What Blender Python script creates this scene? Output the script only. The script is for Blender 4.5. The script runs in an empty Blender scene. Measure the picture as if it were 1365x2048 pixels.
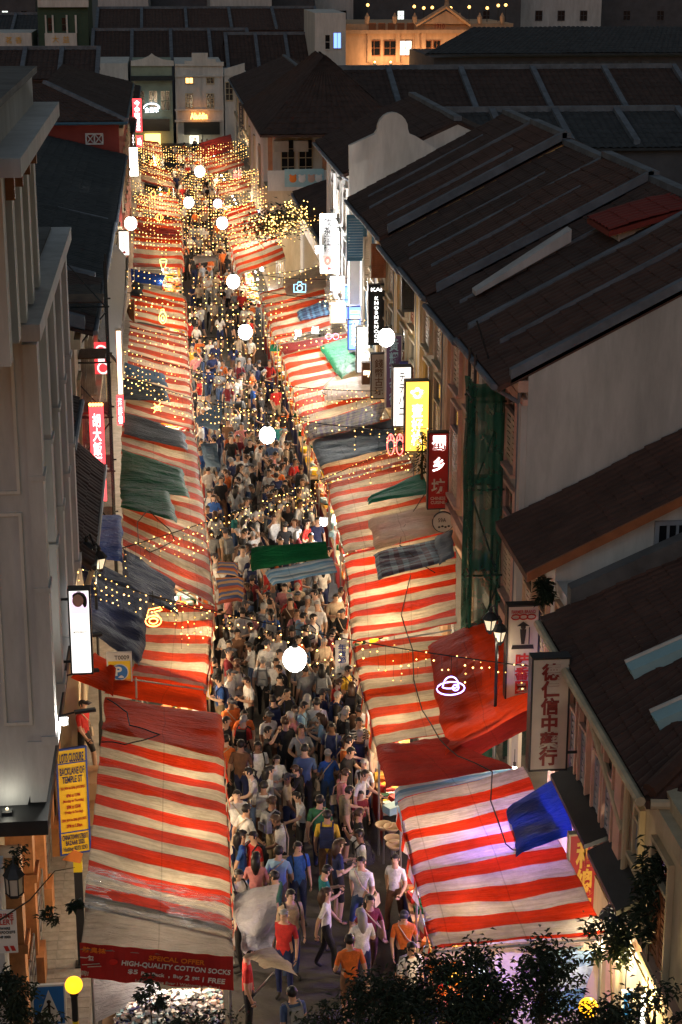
import bpy, bmesh, math, random
from mathutils import Vector, Matrix, noise
SC = bpy.context.scene
COL = SC.collection
R = math.radians
random.seed(7)
# ------------------------------------------------------------------ camera
FPX, PITCH, CAMH = 3650.0, R(16.9), 17.0
YAW = math.atan(367*math.cos(PITCH)/FPX)
cd = bpy.data.cameras.new('camera'); cam = bpy.data.objects.new('camera', cd); COL.objects.link(cam)
cam.location = (0, 0, CAMH); cam.rotation_euler = (R(90)-PITCH, 0, -YAW)
cd.sensor_fit = 'VERTICAL'; cd.sensor_height = 24.0; cd.lens = 24.0*FPX/2048; cd.clip_start = .5; cd.clip_end = 3000
SC.camera = cam
# ------------------------------------------------------------------ night sky, last dusk light
w = bpy.data.worlds.new('World'); SC.world = w; w.use_nodes = True
wt = w.node_tree; bg = wt.nodes['Background']
sky = wt.nodes.new('ShaderNodeTexSky'); sky.sky_type = 'NISHITA'; sky.sun_disc = False
sky.sun_elevation = R(0); sky.sun_rotation = R(200)
wt.links.new(sky.outputs[0], bg.inputs[0]); bg.inputs[1].default_value = 0.15
sl = bpy.data.lights.new('sun', 'SUN'); sl.energy = 0.12; sl.angle = R(40); sl.color = (.66, .83, 1)
so = bpy.data.objects.new('sun', sl); COL.objects.link(so); so.rotation_euler = (R(58), 0, R(-12))
SC.view_settings.view_transform = 'Standard'; SC.view_settings.look = 'None'
SC.view_settings.exposure = 0.8; SC.view_settings.gamma = 1; SC.view_settings.use_curve_mapping = False
SC.render.engine = 'CYCLES'
SC.cycles.use_denoising = True
SC.cycles.max_bounces = 5; SC.cycles.diffuse_bounces = 2; SC.cycles.glossy_bounces = 2
SC.cycles.transmission_bounces = 3; SC.cycles.transparent_max_bounces = 6
SC.cycles.sample_clamp_indirect = 3.0; SC.cycles.caustics_reflective = False; SC.cycles.caustics_refractive = False
# ------------------------------------------------------------------ surveying: a pixel of the photo onto a known plane
_f = Vector((math.sin(YAW)*math.cos(PITCH), math.cos(YAW)*math.cos(PITCH), -math.sin(PITCH)))
_r = Vector((math.cos(YAW), -math.sin(YAW), 0)); _u = _r.cross(_f); _C = Vector((0, 0, CAMH))
def ray(x, y): return _f*FPX + _r*(x-682.5) - _u*(y-1024)
def pz(x, y, z=0.0):
    d = ray(x, y); return _C + d*((z-CAMH)/d.z)
def px(x, y, X0):
    d = ray(x, y); return _C + d*(X0/d.x)
def py(x, y, Y0):
    d = ray(x, y); return _C + d*(Y0/d.y)
# ------------------------------------------------------------------ objects
LOC = {}
def props(o, label=None, cat=None, group=None, kind=None):
    if label: o['label'] = label
    if cat: o['category'] = cat
    if group: o['group'] = group
    if kind: o['kind'] = kind
    return o
def thing(name, label, cat, loc=(0, 0, 0), rz=0, group=None):
    o = bpy.data.objects.new(name, None); COL.objects.link(o)
    o.location = loc; o.rotation_euler = (0, 0, rz); o.empty_display_size = .2
    LOC[o.name] = Vector(loc); return props(o, label, cat, group)
def obj(name, me, parent=None):
    o = bpy.data.objects.new(name, me); COL.objects.link(o)
    if parent: o.parent = parent
    return o
class MB:
    """collects shapes, then becomes ONE mesh object"""
    def __init__(s): s.v = []; s.f = []; s.m = []; s.uv = {}
    def face(s, idx, m=0, uv=None):
        s.f.append(tuple(idx)); s.m.append(m)
        if uv: s.uv[len(s.f)-1] = uv
    def quad(s, a, b, c, d, m=0, uv=None):
        n = len(s.v); s.v += [Vector(a), Vector(b), Vector(c), Vector(d)]; s.face((n, n+1, n+2, n+3), m, uv); return s
    def hexa(s, p, m=0):
        n = len(s.v); s.v += [Vector(q) for q in p]
        for q in ((3, 2, 1, 0), (4, 5, 6, 7), (0, 1, 5, 4), (1, 2, 6, 5), (2, 3, 7, 6), (3, 0, 4, 7)): s.face([n+i for i in q], m)
        return s
    def box(s, x0, y0, z0, x1, y1, z1, m=0):
        return s.hexa([(x0, y0, z0), (x1, y0, z0), (x1, y1, z0), (x0, y1, z0), (x0, y0, z1), (x1, y0, z1), (x1, y1, z1), (x0, y1, z1)], m)
    def obox(s, c, sx, sy, sz, rz=0, m=0, tilt=0):
        M = Matrix.Rotation(rz, 3, 'Z') @ Matrix.Rotation(tilt, 3, 'X'); c = Vector(c)
        p = [c + M @ Vector((a*sx/2, b*sy/2, d*sz/2)) for d in (-1, 1) for a, b in ((-1, -1), (1, -1), (1, 1), (-1, 1))]
        return s.hexa(p, m)
    def tube(s, pts, r, n=6, m=0, cap=True):
        pts = [Vector(p) for p in pts]; rr = r if isinstance(r, (list, tuple)) else [r]*len(pts)
        k0 = len(s.v)
        for i, p in enumerate(pts):
            t = (pts[min(i+1, len(pts)-1)] - pts[max(i-1, 0)])
            if t.length < 1e-9: t = Vector((0, 0, 1))
            t.normalize(); a = t.orthogonal() if abs(t.z) > .9 else t.cross(Vector((0, 0, 1)))
            a.normalize(); b = t.cross(a)
            for j in range(n):
                q = 2*math.pi*j/n; s.v.append(p + (a*math.cos(q) + b*math.sin(q))*rr[i])
        for i in range(len(pts)-1):
            for j in range(n):
                A = k0+i*n+j; B = k0+i*n+(j+1) % n; s.face((A, B, B+n, A+n), m)
        if cap:
            s.face([k0+j for j in range(n)][::-1], m); s.face([k0+(len(pts)-1)*n+j for j in range(n)], m)
        return s
    def lathe(s, c, prof, n=10, m=0):
        k0 = len(s.v); c = Vector(c)
        for (r, z) in prof:
            for j in range(n):
                q = 2*math.pi*j/n; s.v.append(c + Vector((r*math.cos(q), r*math.sin(q), z)))
        for i in range(len(prof)-1):
            for j in range(n):
                A = k0+i*n+j; B = k0+i*n+(j+1) % n; s.face((A, B, B+n, A+n), m)
        s.face([k0+j for j in range(n)][::-1], m); s.face([k0+(len(prof)-1)*n+j for j in range(n)], m)
        return s
    def ball(s, c, rx, ry=None, rz=None, nu=10, nv=7, m=0):
        ry = ry or rx; rz = rz or rx; k0 = len(s.v); c = Vector(c)
        for i in range(nv+1):
            a = math.pi*i/nv; a = min(max(a, .02), math.pi-.02)
            for j in range(nu):
                q = 2*math.pi*j/nu; s.v.append(c + Vector((rx*math.sin(a)*math.cos(q), ry*math.sin(a)*math.sin(q), -rz*math.cos(a))))
        for i in range(nv):
            for j in range(nu):
                A = k0+i*nu+j; B = k0+i*nu+(j+1) % nu; s.face((A, B, B+nu, A+nu), m)
        return s
    def octa(s, c, r, m=0):
        n = len(s.v); c = Vector(c)
        s.v += [c+Vector(d)*r for d in ((1, 0, 0), (0, 1, 0), (-1, 0, 0), (0, -1, 0), (0, 0, 1), (0, 0, -1))]
        for i in range(4):
            j = (i+1) % 4; s.face((n+i, n+j, n+4), m); s.face((n+j, n+i, n+5), m)
        return s
    def poly(s, pts, thick, m=0):
        """a flat outline in x,z given depth along +y"""
        n = len(s.v); k = len(pts)
        s.v += [Vector(p) for p in pts] + [Vector(p)+Vector((0, thick, 0)) for p in pts]
        s.face(list(range(n, n+k)), m); s.face(list(range(n+2*k-1, n+k-1, -1)), m)
        for i in range(k):
            j = (i+1) % k; s.face((n+j, n+i, n+k+i, n+k+j), m)
        return s
    def mesh(s, name, mats, smooth=False, off=None):
        off = off or Vector((0, 0, 0))
        me = bpy.data.meshes.new(name); me.from_pydata([v-off for v in s.v], [], s.f)
        for m in (mats if isinstance(mats, (list, tuple)) else [mats]): me.materials.append(m)
        me.polygons.foreach_set('material_index', s.m)
        if smooth: me.polygons.foreach_set('use_smooth', [True]*len(s.f))
        if s.uv:
            ul = me.uv_layers.new(name='UVMap')
            for p in me.polygons:
                u = s.uv.get(p.index)
                if u:
                    for k, li in enumerate(p.loop_indices): ul.data[li].uv = u[k]
        me.update(); return me
    def build(s, name, mats, parent=None, smooth=False, world=True):
        off = LOC.get(parent.name) if (parent and world) else None
        o = obj(name, s.mesh(name, mats, smooth, off), parent)
        if parent and off is not None: LOC[o.name] = off
        return o
    def top(s, name, mats, label, cat, group=None, smooth=False, kind=None):
        """the whole thing is this one mesh, origin at its base"""
        c = Vector((sum(v.x for v in s.v)/len(s.v), sum(v.y for v in s.v)/len(s.v), min(v.z for v in s.v)))
        o = obj(name, s.mesh(name, mats, smooth, c)); o.location = c; LOC[o.name] = c
        return props(o, label, cat, group, kind)
def struct(name, mb, mats, smooth=False, label=None):
    o = mb.build(name, mats, None, smooth); o['kind'] = 'structure'
    LOC[o.name] = Vector((0, 0, 0))
    if label: o['label'] = label
    return o
TEXTS = []
def text(body, mat, parent, loc, w, h, name='lettering', bold=.0, rot=(R(90), 0, 0), line=1.0, keep=False):
    """lettering that fills a w x h box centred at loc (parent space), facing -y"""
    c = bpy.data.curves.new(name, 'FONT'); c.body = body; c.align_x = 'CENTER'; c.align_y = 'CENTER'
    c.space_line = line; c.offset = bold; c.extrude = .004; c.resolution_u = 3; c.materials.append(mat)
    o = obj(name, c, parent); o.location = loc; o.rotation_euler = rot; TEXTS.append((o, w, h, keep)); return o
def vert(s): return '\n'.join(s)
# ------------------------------------------------------------------ materials
M = {}
def nt_of(name):
    m = bpy.data.materials.new(name); m.use_nodes = True; M[name] = m
    nt = m.node_tree; return m, nt, nt.nodes['Principled BSDF']
def nd(nt, typ, ins=None, **kw):
    n = nt.nodes.new(typ)
    for k, v in kw.items(): setattr(n, k, v)
    for k, v in (ins or {}).items():
        if hasattr(v, 'is_output') or isinstance(v, bpy.types.NodeSocket): nt.links.new(v, n.inputs[k])
        else: n.inputs[k].default_value = v
    return n
def c4(c): return (c[0], c[1], c[2], 1)
def plain(name, col, rough=.7, metal=0, var=.25, scale=3.0, bump=0.0, stretch=(1, 1, 1), spec=.4, streak=0.0):
    """a solid colour broken up by grime and grain, or fold shading on clothes"""
    m, nt, b = nt_of(name); b.inputs['Roughness'].default_value = rough; b.inputs['Metallic'].default_value = metal
    b.inputs['Specular IOR Level'].default_value = spec
    tc = nd(nt, 'ShaderNodeTexCoord'); mp = nd(nt, 'ShaderNodeMapping', {0: tc.outputs['Object']}); mp.inputs['Scale'].default_value = stretch
    n1 = nd(nt, 'ShaderNodeTexNoise', {'Vector': mp.outputs[0], 'Scale': scale, 'Detail': 6.0, 'Roughness': .65})
    rp = nd(nt, 'ShaderNodeMapRange', {0: n1.outputs[0], 1: .3, 2: .7, 3: 1-var, 4: 1+var*.4})
    mx = nd(nt, 'ShaderNodeVectorMath', {0: c4(col)[:3], 1: rp.outputs[0]}, operation='MULTIPLY')
    if streak:                                        # rain streaks and damp patches
        m2 = nd(nt, 'ShaderNodeMapping', {0: tc.outputs['Object']}); m2.inputs['Scale'].default_value = (1.5, 1.5, .3)
        n5 = nd(nt, 'ShaderNodeTexNoise', {'Vector': m2.outputs[0], 'Scale': 1.7, 'Detail': 7.0, 'Roughness': .7}); r5 = nd(nt, 'ShaderNodeMapRange', {0: n5.outputs[0], 1: .36, 2: .62, 3: 1-streak, 4: 1.0})
        mx = nd(nt, 'ShaderNodeVectorMath', {0: mx.outputs[0], 1: r5.outputs[0]}, operation='MULTIPLY')
    nt.links.new(mx.outputs[0], b.inputs['Base Color'])
    if bump:
        n2 = nd(nt, 'ShaderNodeTexNoise', {'Vector': mp.outputs[0], 'Scale': scale*6, 'Detail': 4.0})
        bp = nd(nt, 'ShaderNodeBump', {'Strength': bump, 'Distance': .02, 'Height': n2.outputs[0]})
        nt.links.new(bp.outputs[0], b.inputs['Normal'])
    return m
def emit(name, col, strength, sample=True):
    m, nt, b = nt_of(name); b.inputs['Base Color'].default_value = c4([x*.8 for x in col])
    b.inputs['Emission Color'].default_value = c4(col); b.inputs['Emission Strength'].default_value = strength
    b.inputs['Roughness'].default_value = .5
    m.cycles.emission_sampling = 'AUTO' if sample else 'NONE'
    return m
def tarp(name, cols, transl=.45, rough=.55, kind='stripe', dirt=.3):
    """thin woven plastic sheet: printed stripes or checks across its UVs, translucent, creased"""
    m, nt, b = nt_of(name)
    uv = nd(nt, 'ShaderNodeUVMap'); uv.uv_map = 'UVMap'
    nz = nd(nt, 'ShaderNodeTexNoise', {'Vector': uv.outputs[0], 'Scale': 1.3, 'Detail': 3.0})
    sp = nd(nt, 'ShaderNodeSeparateXYZ', {0: uv.outputs[0]})
    if kind == 'solid':
        colr = nd(nt, 'ShaderNodeRGB'); colr.outputs[0].default_value = c4(cols[0]); cs = colr.outputs[0]
    elif kind == 'stripe':
        ds = nd(nt, 'ShaderNodeMath', {0: nz.outputs[0], 1: .1, 2: sp.outputs[0]}, operation='MULTIPLY_ADD')
        fr = nd(nt, 'ShaderNodeMath', {0: ds.outputs[0]}, operation='FRACT')
        nw = nd(nt, 'ShaderNodeTexNoise', {'Vector': uv.outputs[0], 'Scale': .55, 'Detail': 1.0}); th = nd(nt, 'ShaderNodeMath', {0: nw.outputs[0], 1: .5, 2: .2}, operation='MULTIPLY_ADD'); df = nd(nt, 'ShaderNodeMath', {0: fr.outputs[0], 1: th.outputs[0]}, operation='SUBTRACT')
        st = nd(nt, 'ShaderNodeMapRange', {0: df.outputs[0], 1: .04, 2: .07, 3: 0.0, 4: 1.0})
        mx = nd(nt, 'ShaderNodeMix', {0: st.outputs[0]}, data_type='RGBA')
        mx.inputs[6].default_value = c4(cols[0]); mx.inputs[7].default_value = c4(cols[1]); cs = mx.outputs[2]
    else:                                             # check / many-coloured stripes
        fr = nd(nt, 'ShaderNodeMath', {0: sp.outputs[0]}, operation='FRACT')
        cr = nd(nt, 'ShaderNodeValToRGB', {0: fr.outputs[0]}); cr.color_ramp.interpolation = 'CONSTANT'
        el = cr.color_ramp.elements
        for i, c in enumerate(cols):
            e = el[i] if i < 2 else el.new(i/len(cols)); e.position = i/len(cols); e.color = c4(c)
        cs = cr.outputs[0]
        if kind == 'check':
            fv = nd(nt, 'ShaderNodeMath', {0: sp.outputs[1]}, operation='FRACT')
            cr2 = nd(nt, 'ShaderNodeValToRGB', {0: fv.outputs[0]}); cr2.color_ramp.interpolation = 'CONSTANT'
            el = cr2.color_ramp.elements
            for i, c in enumerate(cols):
                e = el[i] if i < 2 else el.new(i/len(cols)); e.position = i/len(cols); e.color = c4(c)
            mx = nd(nt, 'ShaderNodeMix', {0: .5, 6: cs, 7: cr2.outputs[0]}, data_type='RGBA'); cs = mx.outputs[2]
    n3 = nd(nt, 'ShaderNodeTexNoise', {'Vector': uv.outputs[0], 'Scale': .9, 'Detail': 8.0, 'Roughness': .7})
    rp = nd(nt, 'ShaderNodeMapRange', {0: n3.outputs[0], 1: .35, 2: .65, 3: 1-dirt, 4: 1.08})
    cm = nd(nt, 'ShaderNodeVectorMath', {0: cs, 1: rp.outputs[0]}, operation='MULTIPLY')
    # grime washed down the fall of the sheet, and a seam now and then
    mp3 = nd(nt, 'ShaderNodeMapping', {0: uv.outputs[0]}); mp3.inputs['Scale'].default_value = (7, .55, 1)
    n6 = nd(nt, 'ShaderNodeTexNoise', {'Vector': mp3.outputs[0], 'Scale': 1.2, 'Detail': 7.0, 'Roughness': .75}); r6 = nd(nt, 'ShaderNodeMapRange', {0: n6.outputs[0], 1: .36, 2: .6, 3: 1-dirt*.75, 4: 1.0})
    cm = nd(nt, 'ShaderNodeVectorMath', {0: cm.outputs[0], 1: r6.outputs[0]}, operation='MULTIPLY')
    sv = nd(nt, 'ShaderNodeMath', {0: sp.outputs[1], 1: .83}, operation='MULTIPLY'); sf = nd(nt, 'ShaderNodeMath', {0: sv.outputs[0]}, operation='FRACT'); sg = nd(nt, 'ShaderNodeMapRange', {0: sf.outputs[0], 1: .0, 2: .025, 3: .62, 4: 1.0})
    cm = nd(nt, 'ShaderNodeVectorMath', {0: cm.outputs[0], 1: sg.outputs[0]}, operation='MULTIPLY')
    # creases run mostly across the sheet
    mp = nd(nt, 'ShaderNodeMapping', {0: uv.outputs[0]}); mp.inputs['Scale'].default_value = (6, 1.2, 1); mp.inputs['Rotation'].default_value = (0, 0, .35)
    n4 = nd(nt, 'ShaderNodeTexNoise', {'Vector': mp.outputs[0], 'Scale': 1.6, 'Detail': 5.0, 'Roughness': .6, 'Distortion': 1.2})
    bp = nd(nt, 'ShaderNodeBump', {'Strength': .9, 'Distance': .07, 'Height': n4.outputs[0]})
    nt.links.new(cm.outputs[0], b.inputs['Base Color']); b.inputs['Roughness'].default_value = rough
    b.inputs['Specular IOR Level'].default_value = .2
    nt.links.new(bp.outputs[0], b.inputs['Normal'])
    tr = nd(nt, 'ShaderNodeBsdfTranslucent', {0: cm.outputs[0], 'Normal': bp.outputs[0]})
    ms = nd(nt, 'ShaderNodeMixShader', {0: transl, 1: b.outputs[0], 2: tr.outputs[0]})
    nt.links.new(ms.outputs[0], nt.nodes['Material Output'].inputs[0]); return m
tarp('tarp_red_white', [(.66, .04, .008), (.64, .56, .44)], transl=.58, dirt=.45)
tarp('tarp_faded', [(.54, .07, .025), (.56, .49, .39)], dirt=.5)
tarp('tarp_orange', [(.66, .06, .01), (.62, .54, .41)], transl=.55, dirt=.4)
tarp('tarp_rust_cream', [(.45, .07, .035), (.62, .5, .38)], dirt=.45)
tarp('tarp_red', [(.68, .05, .008)], kind='solid', transl=.42)
tarp('tarp_dark_red', [(.36, .028, .016)], kind='solid', transl=.25)
tarp('tarp_green', [(.004, .13, .045)], kind='solid', transl=.2)
tarp('tarp_teal', [(.01, .2, .13)], kind='solid', transl=.3)
tarp('tarp_navy', [(.012, .018, .07)], kind='solid', transl=.12)
tarp('tarp_blue', [(.02, .07, .38)], kind='solid', transl=.3)
tarp('tarp_black', [(.02, .024, .028)], kind='solid', transl=.08)
tarp('tarp_grey', [(.36, .33, .3)], kind='solid', transl=.45)
tarp('tarp_cream', [(.66, .55, .42)], kind='solid', transl=.45)
tarp('tarp_slate', [(.1, .17, .25)], kind='solid', transl=.35)
tarp('tarp_pale_blue', [(.3, .5, .72), (.5, .66, .8), (.16, .36, .62)], kind='multi', transl=.4)
tarp('tarp_blue_check', [(.05, .08, .14), (.16, .34, .5), (.1, .07, .1), (.22, .4, .55), (.07, .09, .16)], kind='check', transl=.3)
tarp('tarp_brown_check', [(.3, .22, .14), (.12, .1, .1), (.42, .3, .2), (.2, .12, .2), (.36, .28, .16)], kind='check', transl=.35)
tarp('tarp_sack', [(.5, .2, .06), (.1, .14, .3), (.45, .3, .16), (.09, .12, .26), (.38, .1, .06)], kind='multi', transl=.3)
tarp('tarp_clear', [(.5, .5, .54)], kind='solid', transl=.5, rough=.2)
m_, nt_, b_ = nt_of('film'); b_.inputs['Base Color'].default_value = (.5, .46, .44, 1); b_.inputs['Roughness'].default_value = .25
tc_ = nd(nt_, 'ShaderNodeTexCoord'); mp_ = nd(nt_, 'ShaderNodeMapping', {0: tc_.outputs['Object']}); mp_.inputs['Scale'].default_value = (1.5, 9, 1)
nz_ = nd(nt_, 'ShaderNodeTexNoise', {'Vector': mp_.outputs[0], 'Scale': 1.6, 'Detail': 6.0, 'Distortion': 1.5}); rp_ = nd(nt_, 'ShaderNodeMapRange', {0: nz_.outputs[0], 1: .4, 2: .65, 3: .12, 4: .75}); bp_ = nd(nt_, 'ShaderNodeBump', {'Strength': 1.0, 'Distance': .06, 'Height': nz_.outputs[0]}); nt_.links.new(bp_.outputs[0], b_.inputs['Normal'])
tp_ = nd(nt_, 'ShaderNodeBsdfTransparent'); ms_ = nd(nt_, 'ShaderNodeMixShader', {0: rp_.outputs[0], 1: tp_.outputs[0], 2: b_.outputs[0]}); nt_.links.new(ms_.outputs[0], nt_.nodes['Material Output'].inputs[0])
plain('metal_pole', (.45, .45, .44), .35, .8, .3)
plain('dark_metal', (.03, .032, .035), .5, .3, .3)
plain('cable', (.012, .012, .012), .6)
plain('asphalt', (.055, .053, .05), .85, 0, .35, 2.5, .4)
plain('paving', (.3, .28, .25), .8, 0, .35, 4, .3)
plain('kerb', (.36, .35, .33), .8, 0, .3, 4, .2)
plain('wall_white', (.72, .7, .66), .85, 0, .22, .6, .15, (1, 1, .35), streak=.2)
plain('wall_grey_white', (.58, .58, .58), .85, 0, .25, .5, .15, (1, 1, .3), streak=.2)
plain('wall_gable', (.5, .5, .48), .85, 0, .35, .45, .2, (1, 1, .25), streak=.2)
plain('wall_cream', (.6, .5, .34), .8, 0, .25, .8, .15, (1, 1, .3), streak=.2)
plain('wall_ochre', (.58, .4, .16), .8, 0, .25, .8, .1, (1, 1, .3), streak=.2)
plain('wall_peach', (.62, .4, .25), .8, 0, .25, .8, .1, (1, 1, .3), streak=.2)
plain('wall_red', (.2, .03, .022), .8, 0, .25, .8, .1)
plain('wall_green', (.05, .09, .06), .8, 0, .25, .8, .1)
plain('wall_pale_green', (.3, .36, .28), .8, 0, .25, .8, .1)
plain('wall_dark', (.09, .09, .1), .85, 0, .3, .8, .1)
plain('concrete_dark', (.11, .115, .12), .9, 0, .5, 1.2, .3)
plain('roof_tile', (.085, .043, .032), .8, 0, .45, 1.6, .35)
plain('roof_tile_brown', (.066, .04, .033), .85, 0, .45, 1.4, .35)
plain('roof_tile_grey', (.05, .055, .06), .85, 0, .45, 1.4, .35)
plain('roof_slate', (.04, .046, .05), .8, 0, .4, 1.6, .2)
plain('party_wall', (.15, .175, .21), .85, 0, .45, 1.5, .2)
plain('shutter_blue', (.03, .1, .16), .6, 0, .2)
plain('shutter_grey', (.28, .3, .34), .6, 0, .2)
plain('shutter_cream', (.55, .45, .33), .6, 0, .2)
plain('shutter_wood', (.3, .11, .045), .6, 0, .3, 4)
plain('trim_pink', (.6, .38, .3), .7, 0, .2)
plain('wood', (.3, .13, .06), .6, 0, .3, 4)
plain('orange_pillar', (.5, .22, .08), .55, 0, .3, 5, .1)
plain('glass_dark', (.012, .014, .018), .12, 0, .1, spec=.6)
plain('foliage', (.022, .036, .015), .55, 0, .5, 2.0)
plain('bark', (.06, .045, .03), .9, 0, .4, 8, .4)
plain('net_green', (.015, .1, .07), .8, 0, .3, 1.5)
plain('net_dark', (.03, .035, .04), .8, 0, .3, 2)
for nme, c in dict(ink_black=(.015, .013, .012), ink_red=(.5, .03, .02), ink_maroon=(.22, .02, .015), ink_white=(.8, .8, .78), ink_gold=(.75, .42, .06),
                   ink_blue=(.02, .06, .35), ink_navy=(.015, .02, .12), ink_orange=(.8, .2, .02), sign_beige=(.55, .49, .4), sign_yellow=(.85, .55, .02),
                   sign_white=(.72, .71, .68), sign_black=(.016, .018, .018), sign_red=(.42, .02, .015), sign_purple=(.12, .06, .13), sign_brown=(.2, .1, .05),
                   sign_teal=(.3, .5, .55), sign_blue=(.02, .16, .5), banner_red=(.4, .018, .016), cardboard=(.42, .27, .14), sign_orange=(.8, .25, .05),
                   paint_yellow=(.8, .6, .02), wicker=(.5, .36, .18), lantern_red=(.6, .02, .015)).items():
    plain(nme, c, .55, 0, .12)
emit('bulb_warm', (1, .56, .15), 5.0, False)
emit('bulb_dim', (1, .5, .12), 1.7, False)
emit('bulb_white', (1, .93, .8), 14, False)
emit('lantern_white', (1, .95, .86), 12)
emit('lantern_violet', (.85, .75, 1), 6)
emit('light_panel', (1, .97, .9), 3.2)
emit('light_panel_soft', (1, .97, .92), .8)
emit('light_lilac', (.95, .72, .95), .7)
emit('light_panel_warm', (1, .9, .6), 2.4)
emit('light_yellow', (1, .52, .06), 1.7)
emit('light_blue', (.16, .3, 1), 1.6)
emit('light_red', (1, .05, .06), 1.8)
emit('lantern_glass', (1, .85, .55), .5)
emit('light_beacon', (1, .44, .012), 1.5)
emit('light_window', (.9, 1, .9), 1.0)
emit('light_amber', (1, .5, .12), 3.0)
emit('light_cool', (.8, .9, 1), 3.0)
emit('tube_white', (1, .98, .9), 10)
emit('neon_orange', (1, .36, .07), 6.0)
emit('neon_yellow', (1, .75, .12), 3.0)
emit('neon_green', (.75, 1, .2), 3.0)
emit('neon_red', (1, .12, .1), 3.0)
emit('neon_pink', (1, .2, .4), 3.0)
emit('neon_blue', (.25, .65, 1), 3.0)
emit('neon_violet', (.38, .33, 1), 3.2)
emit('neon_white', (1, .97, .9), 3.0)
emit('text_white', (1, .97, .92), 2.0, False)
emit('text_gold', (1, .8, .5), 3.0, False)
# ================================================================== ground
def sheet(x0, y0, x1, y1, z): return MB().quad((x0, y0, z), (x1, y0, z), (x1, y1, z), (x0, y1, z))
struct('ground', sheet(-900, -300, 900, 1800, -.02), M['concrete_dark'])
struct('road', sheet(-1.75, 4, 5.6, 177, 0), M['asphalt'])
pvl = struct('pavement', MB().box(-2.6, 10, -.01, -1.6, 177, .1), M['paving'])
pvr = struct('pavement', MB().box(5.5, 10, -.01, 7.0, 177, .1), M['paving'])
for (x0, x1) in ((-1.6, -1.48), (5.38, 5.5)):
    struct('kerb', MB().box(x0, 10, -.01, x1, 177, .11), M['kerb'])
tl = None
for i in range(38):
    for j in range(3):
        if tl is None: tl = MB().box(-.155, -.155, 0, .155, .155, .014).mesh('paving_tile', M['paving'])
        o = obj('paving_tile', tl, pvl); o.location = (-2.43+j*.32, 24.5+i*.32, .098+random.uniform(0, .004))
# ================================================================== buildings
def roof_mesh(mb, e0, e1, r1, r0, pitch=.28, course=.38, amp=.05, m=0):
    """pan tiles: barrel columns from eave to ridge, lapped in courses"""
    e0, e1, r1, r0 = map(Vector, (e0, e1, r1, r0))
    L = max((e1-e0).length, (r1-r0).length); S = max((r0-e0).length, (r1-e1).length)
    nc = max(3, int(L/pitch)); nr = max(2, int(S/course)); ns = nc*4+1
    n = (e1-e0).cross(r0-e0)
    if n.length < 1e-6: n = (r1-e0).cross(r0-e0)
    n.normalize()
    if n.z < 0: n = -n
    k0 = len(mb.v); prof = (0, .8, 1, .8)
    rows = []
    for i in range(nr):
        rows += [(i/nr, .02), ((i+1)/nr, 0.0)]
    for (t, lift) in rows:
        a, b = e0.lerp(r0, t), e1.lerp(r1, t)
        for j in range(ns):
            p = a.lerp(b, j/(ns-1))
            h = amp*prof[j % 4] + lift*(.5+abs(noise.noise(Vector((j//4*1.7, t*40, e0.y))))*2) + .02*noise.noise(Vector((j//4*.9, t*30, e0.y))) + .06*noise.noise(Vector((j*.02, t*3, e0.y)))
            mb.v.append(p + n*h)
    for i in range(len(rows)-1):
        for j in range(ns-1):
            A = k0+i*ns+j; mb.face((A, A+1, A+ns+1, A+ns), m)
    # the boarding below
    q = [p - n*.02 for p in (e0, e1, r1, r0)]; d = Vector((0, 0, -.12))
    mb.hexa([p+d for p in q] + q, m)
def side_window(par, s, X, yc, z0, w, h, frame, shut, glass=True, kind='shutter'):
    """window on a street front at x = X facing x*s; two louvred leaves"""
    f = MB(); y0, y1 = yc-w/2, yc+w/2; a, b = X, X+s*.09
    xs = (min(a, b), max(a, b)); t = .07
    f.box(xs[0], y0-t, z0-t, xs[1], y0, z0+h+t); f.box(xs[0], y1, z0-t, xs[1], y1+t, z0+h+t)
    f.box(xs[0], y0, z0+h, xs[1], y1, z0+h+t); 
    c, d = X, X+s*.16
    f.box(min(c, d), y0-t*1.4, z0-t-.07, max(c, d), y1+t*1.4, z0-t)
    f.box(xs[0], y0, z0+h*.72, xs[1], y1, z0+h*.72+.05)
    win = f.build('window', frame, par)
    for k in (0, 1):
        ya, yb = (y0, yc-.01) if k == 0 else (yc+.01, y1)
        g = MB(); c, d = X+s*.012, X+s*.045; lo, hi = min(c, d), max(c, d); e = .045
        g.box(lo, ya, z0, hi, ya+e, z0+h*.72); g.box(lo, yb-e, z0, hi, yb, z0+h*.72)
        nsl = max(5, int(h*.72/.11))
        for q in range(nsl):
            zz = z0 + h*.72*(q+.5)/nsl
            g.obox(((lo+hi)/2, (ya+yb)/2, zz), .012, yb-ya-2*e, .085, 0, 0, 0)
        g.build('shutter', shut, win)
    MB().box(min(X, X+s*.008), y0, z0, max(X, X+s*.008), y1, z0+h).build('pane', M['glass_dark'], win)
    return win
def front_window(mb, gl, cx, z0, w, h, Y, t=.06, bars=(1, 2)):
    """frame bars on a wall at y = Y facing the camera"""
    gl.box(cx-w/2, Y-.02, z0, cx+w/2, Y-.004, z0+h)
    mb.box(cx-w/2-t, Y-.07, z0-t, cx-w/2, Y, z0+h+t); mb.box(cx+w/2, Y-.07, z0-t, cx+w/2+t, Y, z0+h+t)
    mb.box(cx-w/2, Y-.07, z0+h, cx+w/2, Y, z0+h+t); mb.box(cx-w/2-t, Y-.1, z0-t-.05, cx+w/2+t, Y, z0)
    for i in range(1, bars[0]+1):
        x = cx-w/2+w*i/(bars[0]+1); mb.box(x-.025, Y-.05, z0, x+.025, Y-.02, z0+h)
    for i in range(1, bars[1]+1):
        z = z0+h*i/(bars[1]+1); mb.box(cx-w/2, Y-.045, z-.025, cx+w/2, Y-.02, z+.025)
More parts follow.
